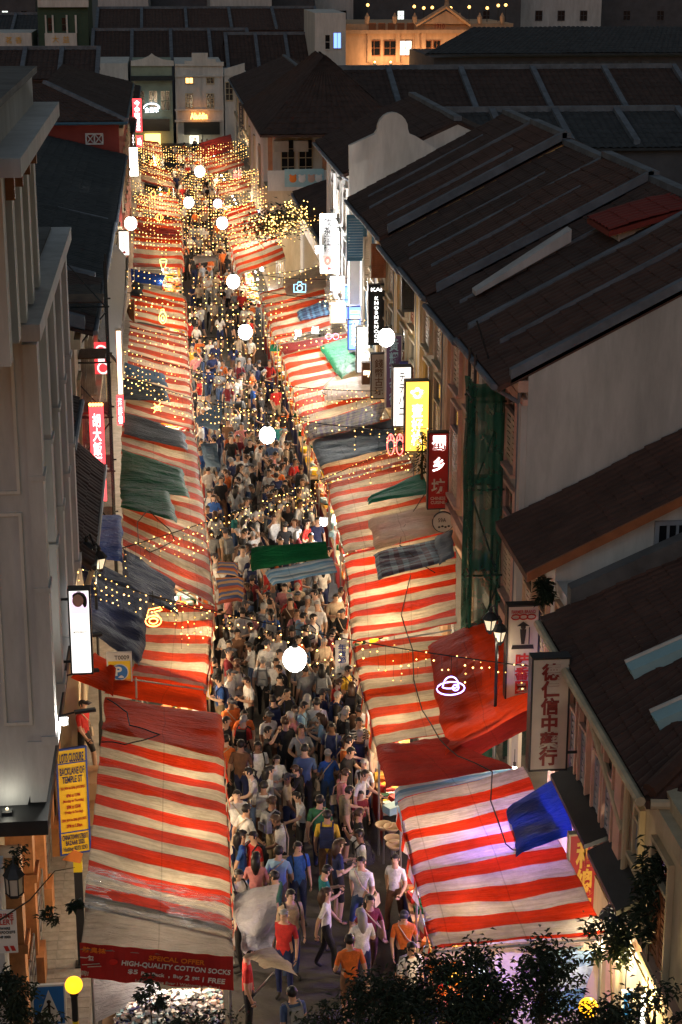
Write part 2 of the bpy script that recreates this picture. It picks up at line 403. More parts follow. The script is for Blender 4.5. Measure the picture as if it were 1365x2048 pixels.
def right_house(label, Y0, Y1, ze, wall, roofm, frame, shut, slope=.5, ridge=12.0, wins=2, X=7.0, eave=6.4, upper=(5.0, 1.9), party=True, pilaster=None, back=True, tall=0.):
    t = thing('shophouse', label, 'house', (X, (Y0+Y1)/2, 0))
    zr = ze + slope*(ridge-eave); zw = ze + slope*(X-eave) - .12
    xb = 2*ridge-X
    wl = MB()
    # side profile walls: front, two gables
    pts = [(X, 0), (X, zw), (ridge, zr-.15), (xb, zw), (xb, 0)]
    n = len(wl.v)
    for y in (Y0+.01, Y1-.01): wl.v += [Vector((a, y, b)) for a, b in pts]
    wl.face((0, 1, 2, 3, 4)); wl.face((9, 8, 7, 6, 5))
    for i in range(5):
        j = (i+1) % 5
        if i not in (1, 2): wl.face((j, i, 5+i, 5+j))
    wl.build('wall', wall, t)
    rf = MB(); roof_mesh(rf, (eave, Y0, ze), (eave, Y1, ze), (ridge, Y1, zr), (ridge, Y0, zr))
    if back: roof_mesh(rf, (2*ridge-eave, Y1, ze), (2*ridge-eave, Y0, ze), (ridge, Y0, zr), (ridge, Y1, zr), .5, .6)
    ro = rf.build('roof', roofm, t)
    g = MB().tube([(eave-.06, Y0+.1, ze-.06), (eave-.06, Y1-.1, ze-.1)], .07, 8); g.tube([(X-.1, Y0+.35, ze-.15), (X-.09, Y0+.35, .3)], .045, 8)
    g.tube([(eave-.06, Y0+.35, ze-.1), (X-.1, Y0+.35, ze-.45)], .045, 8)
    g.build('gutter', M['party_wall'], ro)
    MB().box(ridge-.14, Y0, zr-.02, ridge+.14, Y1, zr+.14).build('ridge', M['party_wall'], ro)
    if party:
        p = MB(); a = Vector((eave+.25, Y0, ze+slope*.25)); b = Vector((ridge, Y0, zr))
        h = Vector((0, 0, .15+.07*((Y0*7) % 3)/3)); wv = Vector((0, .16+.05*((Y0*5) % 3), 0)); d = Vector((0, 0, -.1))
        p.hexa([a+d, b+d, b+d+wv, a+d+wv, a+h, b+h, b+h+wv, a+h+wv]); p.build('party_wall', M['party_wall'], t)
    if ze > 8.5 and slope > .5:                        # a lower kerb of mortared tiles half way across
        ym = (Y0+Y1)/2+.4*math.sin(Y0); a = Vector((eave+.5, ym, ze+slope*.5)); b = Vector((ridge-1.2, ym+.05, zr-slope*1.2)); d = Vector((0, 0, -.05)); wv = Vector((0, .1, 0)); h = Vector((0, 0, .11))
        MB().hexa([a+d, b+d, b+d+wv, a+d+wv, a+h, b+h, b+h+wv, a+h+wv]).build('mortar_kerb', M['party_wall'], t)
    # street front
    c = MB(); c.box(X-.14, Y0+.02, 3.55, X, Y1-.02, 3.8); c.box(X-.2, Y0+.02, zw-.35, X, Y1-.02, zw-.12); c.box(X-.1, Y0+.02, zw-.62, X, Y1-.02, zw-.5)
    c.build('cornice', frame, t)
    for y in (Y0+.25, Y1-.25):
        MB().box(X-.12, y-.2, .1, X, y+.2, zw-.62).build('pilaster', pilaster or wall, t)
    for i in range(wins):
        yy = Y0 + (Y1-Y0)*(i+.5)/wins*.84 + (Y1-Y0)*.08
        side_window(t, -1, X, yy, 4.2, min(1.15, (Y1-Y0)/wins*.7), min(2.3, ze-4.6), frame, shut)
        if ze > 8: side_window(t, -1, X, yy, 7.0, min(1.1, (Y1-Y0)/wins*.65), 1.5, frame, shut)
    # shop opening
    MB().box(X-.02, Y0+.6, .15, X-.004, Y1-.6, 2.9).build('shop_front', M['glass_dark'], t)
    return t
# --- right hand row, near to far
XF = 6.7
r1 = thing('shophouse', 'cream corner shophouse with dark tiled hipped roof and two skylights, nearest on the right', 'house', (7, 25, 0))
wl = MB().box(XF, 21.2, 0, 16, 29.75, 5.95); wl.build('wall', M['wall_cream'], r1)
rf = MB(); roof_mesh(rf, (6.4, 22.45, 5.86), (6.4, 29.8, 5.86), (13, 29.8, 8.75), (13, 27.5, 8.75), .24, .34)
roof_mesh(rf, (19, 20.6, 5.86), (6.4, 22.45, 5.86), (13, 27.5, 8.75), (13.2, 27.5, 8.75), .24, .34)
ro = rf.build('roof', M['roof_tile'], r1)
MB().tube([(6.33, 22.5, 5.82), (6.33, 29.7, 5.78)], .075, 8).tube([(6.45, 22.42, 5.82), (12, 21.55, 5.82)], .075, 8).build('gutter', M['wall_cream'], ro)
MB().tube([(6.45, 22.5, 5.98), (13, 27.5, 8.85)], .12, 8).build('hip', M['roof_tile'], ro)
p = MB(); a = Vector((6.9, 29.65, 6.0)); b = Vector((13, 29.65, 8.7)); hh = Vector((0, 0, .42)); ww = Vector((0, .3, 0))
p.hexa([a, b, b+ww, a+ww, a+hh, b+hh, b+hh+ww, a+hh+ww]); p.build('party_wall', M['concrete_dark'], r1)
for (xa, ya, xb, yb) in ((1258, 1342, 1420, 1268), (1308, 1442, 1440, 1386)):   # glazed strips let into the slope
    nrm = Vector((-.4, 0, .91)); up = Vector((6.6, 0, 2.89)).normalized()
    def onroof(x, y):
        d = ray(x, y); P0 = Vector((6.4, 25, 5.9)); N = Vector((-2.89, 0, 6.6)).normalized(); return _C + d*((P0-_C).dot(N)/d.dot(N))
    A, B = onroof(xa, ya), onroof(xb, yb); B = Vector((B.x, A.y, B.z)); wv = Vector((0, -.36, 0)); N = Vector((-2.89, 0, 6.6)).normalized()*.16
    s = MB().hexa([A, B, B+wv, A+wv, A+N, B+N, B+N+wv, A+N+wv]); sk = s.build('skylight', M['sign_teal'], r1)
    q = MB(); q.hexa([A+N*1.02, B+N*1.02, B+N*1.02+wv*.12, A+N*1.02+wv*.12, A+N*1.3, B+N*1.3, B+N*1.3+wv*.12, A+N*1.3+wv*.12]); q.build('glazing_bar', M['wall_white'], sk)
MB().box(XF-.12, 21.2, 3.05, XF, 29.7, 3.25).build('string_course', M['trim_pink'], r1)
MB().box(XF-.15, 21.2, 5.5, XF, 29.7, 5.75).build('cornice', M['wall_cream'], r1)
for y in (29.45, 24.75): MB().box(XF-.1, y-.2, 0, XF, y+.2, 5.5).build('pilaster', M['trim_pink'], r1)
for yc, w in ((28.0, .5), (27.2, .5), (26.2, .5), (25.45, .5)): side_window(r1, -1, XF, yc, 3.45, w, 1.9, M['trim_pink'], M['shutter_grey'])
side_window(r1, -1, XF, 22.4, 3.3, .8, 1.75, M['wall_cream'], M['shutter_wood'])
side_window(r1, -1, XF, 23.7, 4.4, .25, .7, M['wall_cream'], M['shutter_grey'])
MB().tube([(XF-.07, 24.3, 5.6), (XF-.07, 24.3, .2)], .055, 8).tube([(XF-.07, 26.6, 5.2), (XF-.07, 24.4, 4.4)], .07, 8).build('drainpipe', M['wall_cream'], r1)
for (y0, y1, za, zb) in ((25.4, 28.0, 3.75, 3.6), (23.3, 25.2, 3.8, 3.6)):
    MB().hexa([(6.28, y0, zb), (XF, y0, za), (XF, y1, za), (6.28, y1, zb), (6.28, y0, zb+.08), (XF, y0, za+.08), (XF, y1, za+.08), (6.28, y1, zb+.08)]).build('awning', M['dark_metal'], r1)
MB().box(XF-.03, 21.5, .12, XF-.005, 29.2, 2.7).build('shop_front', M['wall_cream'], r1)

r2 = thing('shophouse', 'white shophouse with steep brown tiled roof between taller neighbours on the right', 'house', (7, 32, 0))
MB().box(7.0, 29.8, 0, 16, 31.3, 6.0).build('wall', M['wall_white'], r2)
w2 = MB(); zz = lambda x: 6.2+.49*(x-6.4)-.1
w2.hexa([(7, 31.4, 0), (16, 31.4, 0), (16, 34.35, 0), (7, 34.35, 0), (7, 31.4, zz(7)), (16, 31.4, zz(16)), (16, 34.35, zz(16)), (7, 34.35, zz(7))]); w2.build('wall', M['wall_white'], r2)
rf = MB(); roof_mesh(rf, (6.4, 31.1, 6.2), (6.4, 34.35, 6.2), (14, 34.35, 9.92), (14, 31.1, 9.92), .26, .36); ro = rf.build('roof', M['roof_tile'], r2)
MB().hexa([(6.4, 31.04, 6.08), (14, 31.04, 9.8), (14, 31.1, 9.8), (6.4, 31.1, 6.08), (6.4, 31.04, 6.26), (14, 31.04, 9.98), (14, 31.1, 9.98), (6.4, 31.1, 6.26)]).build('verge_board', M['shutter_wood'], ro)
fw, gl = MB(), MB(); front_window(fw, gl, 9.25, 6.15, .7, .85, 31.4, .08, (3, 0)); f = fw.build('window', M['shutter_grey'], r2); gl.build('pane', M['glass_dark'], f)
for yc in (30.5, 32.2, 33.5): side_window(r2, -1, 7.0, yc, 3.5, .8, 2.2, M['wall_peach'], M['shutter_cream'])
MB().box(6.84, 29.85, 3.1, 7.0, 34.3, 3.32).build('cornice', M['wall_peach'], r2)
MB().box(6.98, 30.3, .12, 6.995, 33.9, 2.8).build('shop_front', M['glass_dark'], r2)

names = ['first of the tall row with a broad bare gable wall', 'peach front and brown roof behind the green netting', 'cream front with open louvred windows', 'ochre front beside the dark hoist box',
         'grey-shuttered front under a sagging eave', 'blue-shuttered front at the far end of the tall row']
walls = ['wall_gable', 'wall_peach', 'wall_cream', 'wall_ochre', 'wall_ochre', 'wall_white']; shs = ['shutter_cream', 'shutter_cream', 'shutter_cream', 'shutter_wood', 'shutter_cream', 'shutter_blue']
for k in range(6):
    y0 = 34.4+5*k
    right_house('three-storey shophouse, '+names[k], y0, y0+5, 9.0 - (0, .14, .05, .2, .02, .1)[k] , M[walls[k]], M['roof_tile_brown'] if k % 2 else M['roof_tile'], M['trim_pink'] if k < 2 else M['wall_cream'], M[shs[k]], .515, 12.0, 2, tall=0)
# boxes and jack roofs on that roof
zr3 = lambda x: 9+.515*(x-6.4)
DY = 40.2
t = thing('roof_dormer', 'red-roofed white dormer box on the tall right-hand roof', 'dormer', (11.5, DY, zr3(11.5)))
MB().box(10.2, DY+.3, zr3(10.2)-.1, 12.0, DY+2.0, zr3(10.9)-.1).build('wall', M['wall_grey_white'], t)
rf = MB(); roof_mesh(rf, (9.9, DY, zr3(10.8)-.12), (9.9, DY+2.2, zr3(10.8)-.12), (12.2, DY+2.2, zr3(11.8)), (12.2, DY, zr3(11.8)), .3, .4); rf.build('roof', M['wall_red'], t)
s = MB(); A = Vector((7.2, 41.9, zr3(7.2))); B = Vector((9.5, 42.2, zr3(9.5))); s.hexa([A, B, B+Vector((0, .5, 0)), A+Vector((0, .5, 0)), A+Vector((0, 0, .1)), B+Vector((0, 0, .3)), B+Vector((0, .5, .3)), A+Vector((0, .5, .1))])
s.top('roof_hatch', M['wall_grey_white'], 'long pale raised rooflight on the tall right-hand roof slope', 'rooflight')
# round-topped gable house
t = right_house('white shophouse with a round-topped gable wall towards the camera', 65.6, 78, 9.6, M['wall_white'], M['roof_tile_brown'], M['wall_white'], M['shutter_cream'], .45, 10.5, 4, party=False)
pts = [(6.6, 66, 0), (9.75, 66, 0), (9.75, 66, 10.45), (9.0, 66, 10.9), (8.75, 66, 11.0)] + [(8.15+.55*math.cos(a*math.pi/10), 66, 11.15+.6*math.sin(a*math.pi/10)) for a in range(0, 11)] + [(7.5, 66, 11.0), (6.6, 66, 10.6)]
MB().poly([(a, 65.5, c) for a, b, c in pts], .35).build('gable_wall', M['wall_white'], t)
right_house('low white shophouse between the round gable and the balcony house', 78, 99, 4.9, M['wall_white'], M['roof_tile_brown'], M['wall_white'], M['shutter_grey'], .35, 11, 6, X=7.4, eave=6.9)
t = thing('balcony_house', 'shophouse with hipped roof and a lit balcony facing down the street', 'house', (8, 110, 0))
MB().box(5.6, 104, 0, 14, 119.6, 7.7).build('wall', M['wall_white'], t)
MB().box(5.6, 99.6, 0, 14, 104, 4.9).build('lower_wall', M['wall_cream'], t)
rf = MB(); roof_mesh(rf, (5.2, 99.4, 7.9), (5.2, 120, 7.9), (9.3, 112, 11.6), (9.3, 107, 11.6), .45, .6); roof_mesh(rf, (13.5, 99.4, 7.9), (5.2, 99.4, 7.9), (9.3, 107, 11.6), (9.4, 107, 11.6), .45, .6)
roof_mesh(rf, (13.5, 120, 7.9), (13.5, 99.4, 7.9), (9.4, 107, 11.6), (9.4, 112, 11.6), .45, .6); rf.build('roof', M['roof_tile_brown'], t)
MB().box(5.6, 99.5, 4.9, 13.5, 99.7, 6.0).build('balcony_wall', M['wall_white'], t)
for x in (5.75, 8.7, 11.5): MB().box(x-.12, 99.5, 6.0, x+.12, 99.75, 7.8).build('post', M['wood'], t)
fw, gl = MB(), MB()
for cx in (7, 8): front_window(fw, gl, cx, 5.2, .7, 2.0, 104, .06, (1, 3))
f = fw.build('window', M['wall_cream'], t); gl.build('pane', M['glass_dark'], f)
for cx in (6.6, 7.7):
    a = MB().box(cx-.4, 103.3, 6.6, cx+.4, 103.8, 7.2); a.lathe((0, 0, 0), [(0.001, 0), (.001, 0)]); o = a.build('air_conditioner', M['wall_grey_white'], t)
for k in range(3): side_window(t, -1, 5.6, 107+6*k, 4.4, 1.2, 2.2, M['wall_cream'], M['shutter_grey'])
right_house('last right-hand shophouse before the street end', 120.2, 168, 6.6, M['wall_white'], M['roof_tile_brown'], M['wall_cream'], M['shutter_grey'], .4, 11, 7, X=6.6, eave=6.1)
b = thing('balcony_banner', 'pale blue banner with round animal faces hung on the far balcony', 'banner', (7.6, 99.4, 5.0))
MB().box(6.5, 99.36, 5.12, 8.62, 99.42, 6.08).build('cloth', M['sign_teal'], b)
for i, (cx, mm) in enumerate(((6.95, 'ink_orange'), (7.45, 'sign_white'), (7.95, 'trim_pink'), (8.35, 'sign_white'))):
    MB().ball((cx, 99.35, 5.55), .2, .03, .2).ball((cx-.13, 99.35, 5.73), .07, .03, .07).ball((cx+.13, 99.35, 5.73), .07, .03, .07).build('face_print', M[mm], b)
# --- left hand row
l1 = thing('corner_building', 'pale modernist corner building with pilasters, ledges and tall barred windows', 'building', (-5, 31, 0))
X1 = -2.15
b = MB(); b.hexa([(X1-.3, 27.0, 4.0), (-9, 27.0, 4.0), (-9, 36.5, 4.0), (X1-.3, 36.5, 4.0), (X1-.02, 27.0, 5.0), (-9, 27.0, 5.0), (-9, 36.5, 5.0), (X1-.02, 36.5, 5.0)]); b.box(-9, 27.0, 5.0, X1-.02, 36.5, 11.6); b.build('wall', M['wall_grey_white'], l1)
for k in range(5):
    y = 27.22+2.2*k; q = MB(); q.hexa([(X1-.25, y-.25, 4.05), (X1, y-.25, 4.05), (X1, y+.25, 4.05), (X1-.25, y+.25, 4.05), (X1-.25, y-.25, 5.1), (X1+.2, y-.25, 5.1), (X1+.2, y+.25, 5.1), (X1-.25, y+.25, 5.1)])
    q.box(X1-.02, y-.25, 5.1, X1+.2, y+.25, 11.5); q.box(X1-.02, y-.3, 5.05, X1+.24, y+.3, 5.2); q.box(X1-.02, y-.28, 7.6, X1+.23, y+.28, 7.68); q.box(X1-.02, y-.28, 9.4, X1+.23, y+.28, 9.48); q.build('pilaster', M['wall_grey_white'], l1)
    if k < 4:
        MB().box(X1-.02, y+.55, 5.6, X1+.03, y+1.65, 8.6).build('panel', M['wall_white'], l1); MB().box(X1-.02, y+.55, 9.0, X1+.03, y+1.65, 11.0).build('panel', M['wall_white'], l1)
for (xa, xb, za, zb) in ((-2.75, -2.3, 5.4, 8.9), (-3.6, -2.95, 5.4, 8.9), (-2.75, -2.3, 9.2, 11.3)):
    g = MB(); 
    for a in ((xa, xa+.05, za, zb), (xb-.05, xb, za, zb)): g.box(a[0], 26.95, a[2], a[1], 26.999, a[3])
    g.box(xa+.05, 26.95, za, xb-.05, 26.999, za+.05); g.box(xa+.05, 26.95, zb-.05, xb-.05, 26.999, zb); g.build('panel_moulding', M['wall_white'], l1)
MB().box(-9, 26.7, 11.6, X1+.28, 36.9, 11.85).build('ledge', M['wall_grey_white'], l1)
MB().box(-9, 27.6, 11.85, X1-.1, 36.6, 11.9).build('ledge_top', M['concrete_dark'], l1)
MB().box(-9, 26.4, 3.75, X1+.05, 36.8, 4.0).build('canopy_slab', M['dark_metal'], l1)
XU = -2.05
MB().box(-9, 23.8, 11.9, XU-.3, 30.0, 14.47).build('upper_wall', M['wall_grey_white'], l1)
for k in range(5):
    y = 23.8+1.5*k; MB().box(XU-.3, y-.2, 11.9, XU, y+.2, 14.4).build('pilaster', M['wall_white'], l1)
    if k < 4:
        f = MB(); 
        for q in range(4): f.box(XU-.27, y+.2+.36*q, 11.95, XU-.23, y+.24+.36*q, 13.9)
        for q in range(6): f.box(XU-.275, y+.2, 12.1+.34*q, XU-.235, y+1.3, 12.13+.34*q)
        wn = f.build('window', M['wall_grey_white'], l1); MB().box(XU-.299, y+.2, 11.95, XU-.285, y+1.3, 13.9).build('pane', M['glass_dark'], wn)
        MB().box(XU-.02, y+.6, 13.95, XU+.1, y+.72, 14.5).build('bracket', M['shutter_wood'], l1)
MB().box(-9, 22.4, 14.47, -1.7, 31.4, 14.7).build('cornice', M['wall_grey_white'], l1)
MB().box(-9, 20, 14.7, -2.1, 31.0, 15.2).build('parapet', M['wall_grey_white'], l1)
MB().box(-9, 20, 15.2, -2.02, 31.1, 15.3).build('coping', M['concrete_dark'], l1)
MB().box(-9, 27.2, 0, -2.95, 36.4, 3.75).build('lower_wall', M['wall_cream'], l1)
for k, y in enumerate((25.9, 28.2, 30.6, 33.0, 35.6)):
    q = MB(); q.box(-2.95, y-.22, .1, -2.5, y+.22, 3.75); q.box(-2.97, y-.3, .1, -2.4, y+.3, .7); q.box(-2.97, y-.27, 2.1, -2.44, y+.27, 2.25); q.build('column', M['orange_pillar'], l1)
MB().box(-9, 27.1, .1, -2.98, 36.2, .9).build('shop_sill', M['orange_pillar'], l1)
# nearest left: a corner post building
t = thing('near_wall', 'plain grey plastered wall end at the bottom left with a lantern and a notice', 'wall', (-3.6, 24.3, 0))
MB().box(-6, 23.9, 0, -2.62, 24.5, 4.4).build('plaster', M['wall_grey_white'], t); MB().box(-6, 23.86, .1, -2.58, 24.54, .6).build('plinth', M['concrete_dark'], t)
def left_house(label, Y0, Y1, ze, wall, roofm, frame, shut, X=-2.4, eave=-1.9, slope=.42, ridge=-7.5, wins=3, near=None):
    t = thing('shophouse', label, 'house', (X, (Y0+Y1)/2, 0)); zr = ze+slope*(eave-ridge); zw = ze+slope*(eave-X)-.12; xb = 2*ridge-X
    wl = MB(); pts = [(X, 0), (X, zw), (ridge, zr-.15), (xb, zw), (xb, 0)]
    for y in (Y0+.01, Y1-.01): wl.v += [Vector((a, y, b)) for a, b in pts]
    wl.face((4, 3, 2, 1, 0)); wl.face((5, 6, 7, 8, 9)); wl.face((0, 1, 6, 5)); wl.face((3, 4, 9, 8)); wl.build('wall', wall, t)
    rf = MB(); roof_mesh(rf, (eave, Y1, ze), (eave, Y0, ze), (ridge, Y0, zr), (ridge, Y1, zr), .3, .4)
    roof_mesh(rf, (2*ridge-eave, Y0, ze), (2*ridge-eave, Y1, ze), (ridge, Y1, zr), (ridge, Y0, zr), .6, .8); ro = rf.build('roof', roofm, t)
    MB().tube([(eave+.06, Y0, ze-.06), (eave+.06, Y1, ze-.08)], .07, 8).build('gutter', M['party_wall'], ro)
    p = MB(); a = Vector((eave-.2, Y0, ze)); b2 = Vector((ridge, Y0, zr)); h = Vector((0, 0, .35)); wv = Vector((0, .3, 0)); p.hexa([b2, a, a+wv, b2+wv, b2+h, a+h, a+h+wv, b2+h+wv]); p.build('party_wall', M['party_wall'], t)
    MB().box(X, Y0+.02, zw-.5, X+.16, Y1-.02, zw-.25).box(X, Y0+.02, 3.5, X+.2, Y1-.02, 3.75).build('cornice', frame, t)
    for i in range(wins): side_window(t, 1, X, Y0+(Y1-Y0)*(i+.5)/wins, 4.2, 1.0, 2.2, frame, shut)
    MB().box(X+.004, Y0+.5, .15, X+.02, Y1-.5, 2.9).build('shop_front', M['glass_dark'], t)
    return t
left_house('low shophouse behind the left-hand scaffold', 41, 46, 6.2, M['wall_dark'], M['roof_tile_brown'], M['wall_cream'], M['shutter_grey'], wins=2, X=-2.7, eave=-2.3)
left_house('shophouse with a patched dark roof beside the left scaffold top', 46.2, 54, 7.9, M['wall_cream'], M['roof_tile_brown'], M['wall_cream'], M['shutter_cream'], slope=.28)
left_house('shophouse with a slate-dark roof and pale party wall on the left', 54.2, 68, 7.7, M['wall_peach'], M['roof_slate'], M['wall_cream'], M['shutter_cream'], wins=4, slope=.26)
left_house('longest slate-roofed shophouse below the red gable wall', 68.2, 94.8, 7.4, M['wall_cream'], M['roof_slate'], M['wall_cream'], M['shutter_wood'], wins=8, slope=.24)
t = thing('shophouse', 'tall shophouse with a red side wall and a brown hipped roof on the left', 'house', (-2.3, 105, 0))
MB().box(-14, 95, 0, -2.2, 123.8, 9.0).build('wall', M['wall_red'], t)
rf = MB(); roof_mesh(rf, (-1.85, 124, 9.1), (-1.85, 94.5, 9.1), (-6.2, 101, 10.5), (-6.2, 120, 10.5), .36, .5); roof_mesh(rf, (-1.85, 94.5, 9.1), (-14, 94.5, 9.1), (-10, 101, 10.5), (-6.2, 101, 10.5), .36, .5); ro = rf.build('roof', M['roof_tile_brown'], t)
MB().tube([(-1.8, 94.5, 9.1), (-6.2, 101, 10.6)], .16, 6).build('hip', M['party_wall'], ro); MB().tube([(-1.8, 94.4, 9.0), (-1.8, 124, 9.0)], .08, 6).tube([(-14, 94.4, 9.0), (-1.85, 94.4, 9.0)], .08, 6).build('gutter', M['shutter_blue'], ro)
MB().box(-2.2, 95.1, 8.3, -2.0, 123.7, 8.7).build('cornice', M['wall_cream'], t)
for i in range(7): side_window(t, 1, -2.2, 97+3.9*i, 4.4, 1.1, 2.3, M['wall_cream'], M['shutter_wood'])
v = MB(); v.box(-3.9, 94.93, 7.9, -3.0, 94.995, 7.97); v.box(-3.9, 94.93, 8.4, -3.0, 94.995, 8.47)
for i in range(3): v.box(-3.9+.42*i, 94.93, 7.97, -3.83+.42*i, 94.995, 8.4)
for i in range(2): v.tube([(-3.83+.42*i, 94.96, 7.97), (-3.48+.42*i, 94.96, 8.4)], .03, 4).tube([(-3.83+.42*i, 94.96, 8.4), (-3.48+.42*i, 94.96, 7.97)], .03, 4)
v.build('vent_grille', M['wall_grey_white'], t)
left_house('farthest left shophouse before the end of the street', 124.2, 170, 5.9, M['wall_cream'], M['roof_tile_brown'], M['wall_cream'], M['shutter_wood'], wins=8, slope=.22, ridge=-5.5)
# --- facades closing the end of the street
def block(name, label, cat, x0, y0, x1, y1, Y, dep, mat, cornices=True, base=0):
    a, b2 = py(x0, y0, Y), py(x1, y1, Y); t = thing(name, label, cat, ((a.x+b2.x)/2, Y, base))
    MB().box(a.x, Y, base, b2.x, Y+dep, a.z).build('wall', mat, t); return t, a.x, b2.x, a.z
def fwin(t, x0, y0, x1, y1, Y, frame, bars=(1, 2), lit=None):
    a, b2 = py(x0, y0, Y), py(x1, y1, Y); f, g = MB(), MB()
    front_window(f, g, (a.x+b2.x)/2, b2.z, b2.x-a.x, a.z-b2.z, Y, .07, bars); w_ = f.build('window', frame, t); g.build('pane', lit or M['glass_dark'], w_)
YE = 178
t, xa, xb, zt = block('shophouse', 'white shophouse with stepped parapet closing the street end', 'house', 350, 128, 448, 290, YE, 12, M['wall_white'])
P = [(350, 128), (370, 128), (370, 122), (384, 122), (384, 106), (416, 106), (416, 118), (432, 118), (432, 124), (448, 124), (448, 132), (350, 132)]
MB().poly([(py(x, y, YE-.2).x, YE-.2, py(x, y, YE-.2).z) for x, y in P[::-1]], .5).build('parapet', M['wall_white'], t)
for (a, b_, c, d) in ((372, 156, 386, 166), (414, 156, 428, 166)): fwin(t, a, b_, c, d, YE, M['wall_cream'], (1, 0), M['light_amber'] if a == 372 else None)
for a in (372, 414): fwin(t, a, 188, a+14, 215, YE, M['wall_cream'], (1, 2))
for yy in (150, 218, 240): 
    a, b2 = py(350, yy, YE), py(448, yy+3, YE); MB().box(a.x, YE-.2, b2.z, b2.x, YE-.003, a.z).build('cornice', M['wall_white'], t)
for x in (352, 400, 444): a = py(x, 132, YE); b2 = py(x+5, 290, YE); MB().box(a.x, YE-.15, 0, b2.x, YE-.003, a.z).build('pilaster', M['wall_white'], t)
a, b2 = py(368, 244, YE), py(440, 268, YE); MB().box(a.x, YE-.6, b2.z, b2.x, YE-.05, a.z).build('shop_fascia', M['sign_black'], t)
t, xa, xb, zt = block('shophouse', 'dark shophouse with arched pediment left of the stepped white one', 'house', 262, 128, 348, 290, YE, 12, M['wall_pale_green'])
P = [(262, 132), (262, 122), (285, 118), (298, 112), (304, 107), (310, 112), (326, 119), (348, 122), (348, 132)]
MB().poly([(py(x, y, YE-.2).x, YE-.2, py(x, y, YE-.2).z) for x, y in P[::-1]], .5).build('pediment', M['wall_white'], t)
a, b2 = py(262, 152, YE), py(348, 160, YE); MB().box(a.x, YE-.9, b2.z, b2.x, YE-.01, a.z).build('canopy', M['roof_slate'], t)
for x in (272, 298, 322): fwin(t, x, 182, x+18, 220, YE, M['wall_pale_green'], (1, 1))
a, b2 = py(268, 238, YE), py(340, 262, YE); MB().box(a.x, YE-.1, b2.z, b2.x, YE-.003, a.z).build('shop_opening', M['glass_dark'], t)
t, *_ = block('shophouse', 'plain white wall with tiled ridge at the left of the street end', 'house', 185, 127, 261, 290, YE, 12, M['wall_white'])
t, *_ = block('shophouse', 'narrow pale house at the right of the street end', 'house', 449, 150, 500, 290, YE, 12, M['wall_white'])
a, b2 = py(449, 138, YE), py(490, 152, YE); MB().poly([(b2.x, YE-.1, py(490, 126, YE).z), (a.x, YE-.1, a.z), (a.x, YE-.1, b2.z), (b2.x, YE-.1, b2.z)], .4).build('gable', M['wall_white'], t)
fwin(t, 452, 165, 466, 200, YE, M['wall_cream'])
# --- roofs and blocks beyond
def back_roof(label, x0, yr, x1, ye, Yf, rise=3.0, m='roof_tile_brown', n=4):
    """a row of tiled roofs seen from its eave, parting walls running up it"""
    e0, e1 = py(x0, ye, Yf), py(x1, ye, Yf); r = py(x0, yr, Yf+rise*2.2); zr = r.z
    t = thing('terrace', label, 'house', ((e0.x+e1.x)/2, Yf, 0))
    MB().box(e0.x, Yf+.4, 0, e1.x, Yf+12, min(e0.z, zr)-.1).build('wall', M['wall_dark'], t)
    rf = MB(); roof_mesh(rf, (e1.x, Yf, e0.z), (e0.x, Yf, e0.z), (e0.x, Yf+rise*2.2, zr), (e1.x, Yf+rise*2.2, zr), .42, .7, .07); rf.build('roof', M[m], t)
    rb = MB(); roof_mesh(rb, (e0.x, Yf+rise*4.4, e0.z), (e1.x, Yf+rise*4.4, e0.z), (e1.x, Yf+rise*2.2, zr), (e0.x, Yf+rise*2.2, zr), .8, 1.2); rb.build('rear_roof', M[m], t)
    for i in range(n+1):
        x = e0.x+(e1.x-e0.x)*i/n
        a = Vector((x, Yf+.4, e0.z+.1)); b2 = Vector((x, Yf+rise*2.2, zr)); h = Vector((0, 0, .3)); wv = Vector((.35, 0, 0))
        MB().hexa([a, a+wv, b2+wv, b2, a+h, a+h+wv, b2+h+wv, b2+h]).build('party_wall', M['party_wall'], t)
    MB().box(e0.x, Yf+rise*2.2-.2, zr, e1.x, Yf+rise*2.2+.2, zr+.3).build('ridge', M['party_wall'], t)
    return t
back_roof('long terrace of brown tiled roofs with pale party walls right of the street', 645, 140, 1400, 232, 118, 3.4, 'roof_tile_brown', 5)
back_roof('lower dark terrace roof just behind the tall right-hand row', 880, 225, 1400, 300, 96, 2.5, 'roof_tile_grey', 4)
back_roof('dark tiled roofs behind the street-end facades', 180, 62, 500, 126, 196, 4.5, 'roof_tile_brown', 4)
back_roof('farther dark roofs above the street end', 190, 18, 640, 62, 225, 4.5, 'roof_tile', 5)
back_roof('dark roof row between the street end and the lit pediment building', 455, 70, 640, 150, 190, 4.0, 'roof_tile_brown', 3)
back_roof('dark roofs at the far left behind the green building', -40, 30, 80, 68, 222, 4.0, 'roof_tile_grey', 2)
back_roof('low roofs before the green and white building on the far left', -40, 100, 190, 160, 150, 3.4, 'roof_tile_brown', 3)
YB = 165
t = thing('market_hall', 'long hall with a dark hipped roof and a line of eave vents', 'building', (36, YB+6, 0))
a, b2 = py(850, 108, YB), py(1420, 108, YB); r0, r1_ = py(945, 55, YB+8), py(1420, 55, YB+8)
MB().box(a.x+1, YB+1, 0, b2.x, YB+18, a.z-.4).build('wall', M['wall_dark'], t)
rf = MB(); roof_mesh(rf, (b2.x, YB, a.z), (a.x, YB, a.z), (r0.x, YB+8, r0.z), (r1_.x, YB+8, r0.z), .5, .8, .08); rf.build('roof', M['roof_tile_grey'], t)
for i in range(24): MB().box(a.x+2.4+i*1.25, YB+.9, a.z-1.25, a.x+3.1+i*1.25, YB+.996, a.z-.75).build('vent', M['concrete_dark'], t)
YP = 190
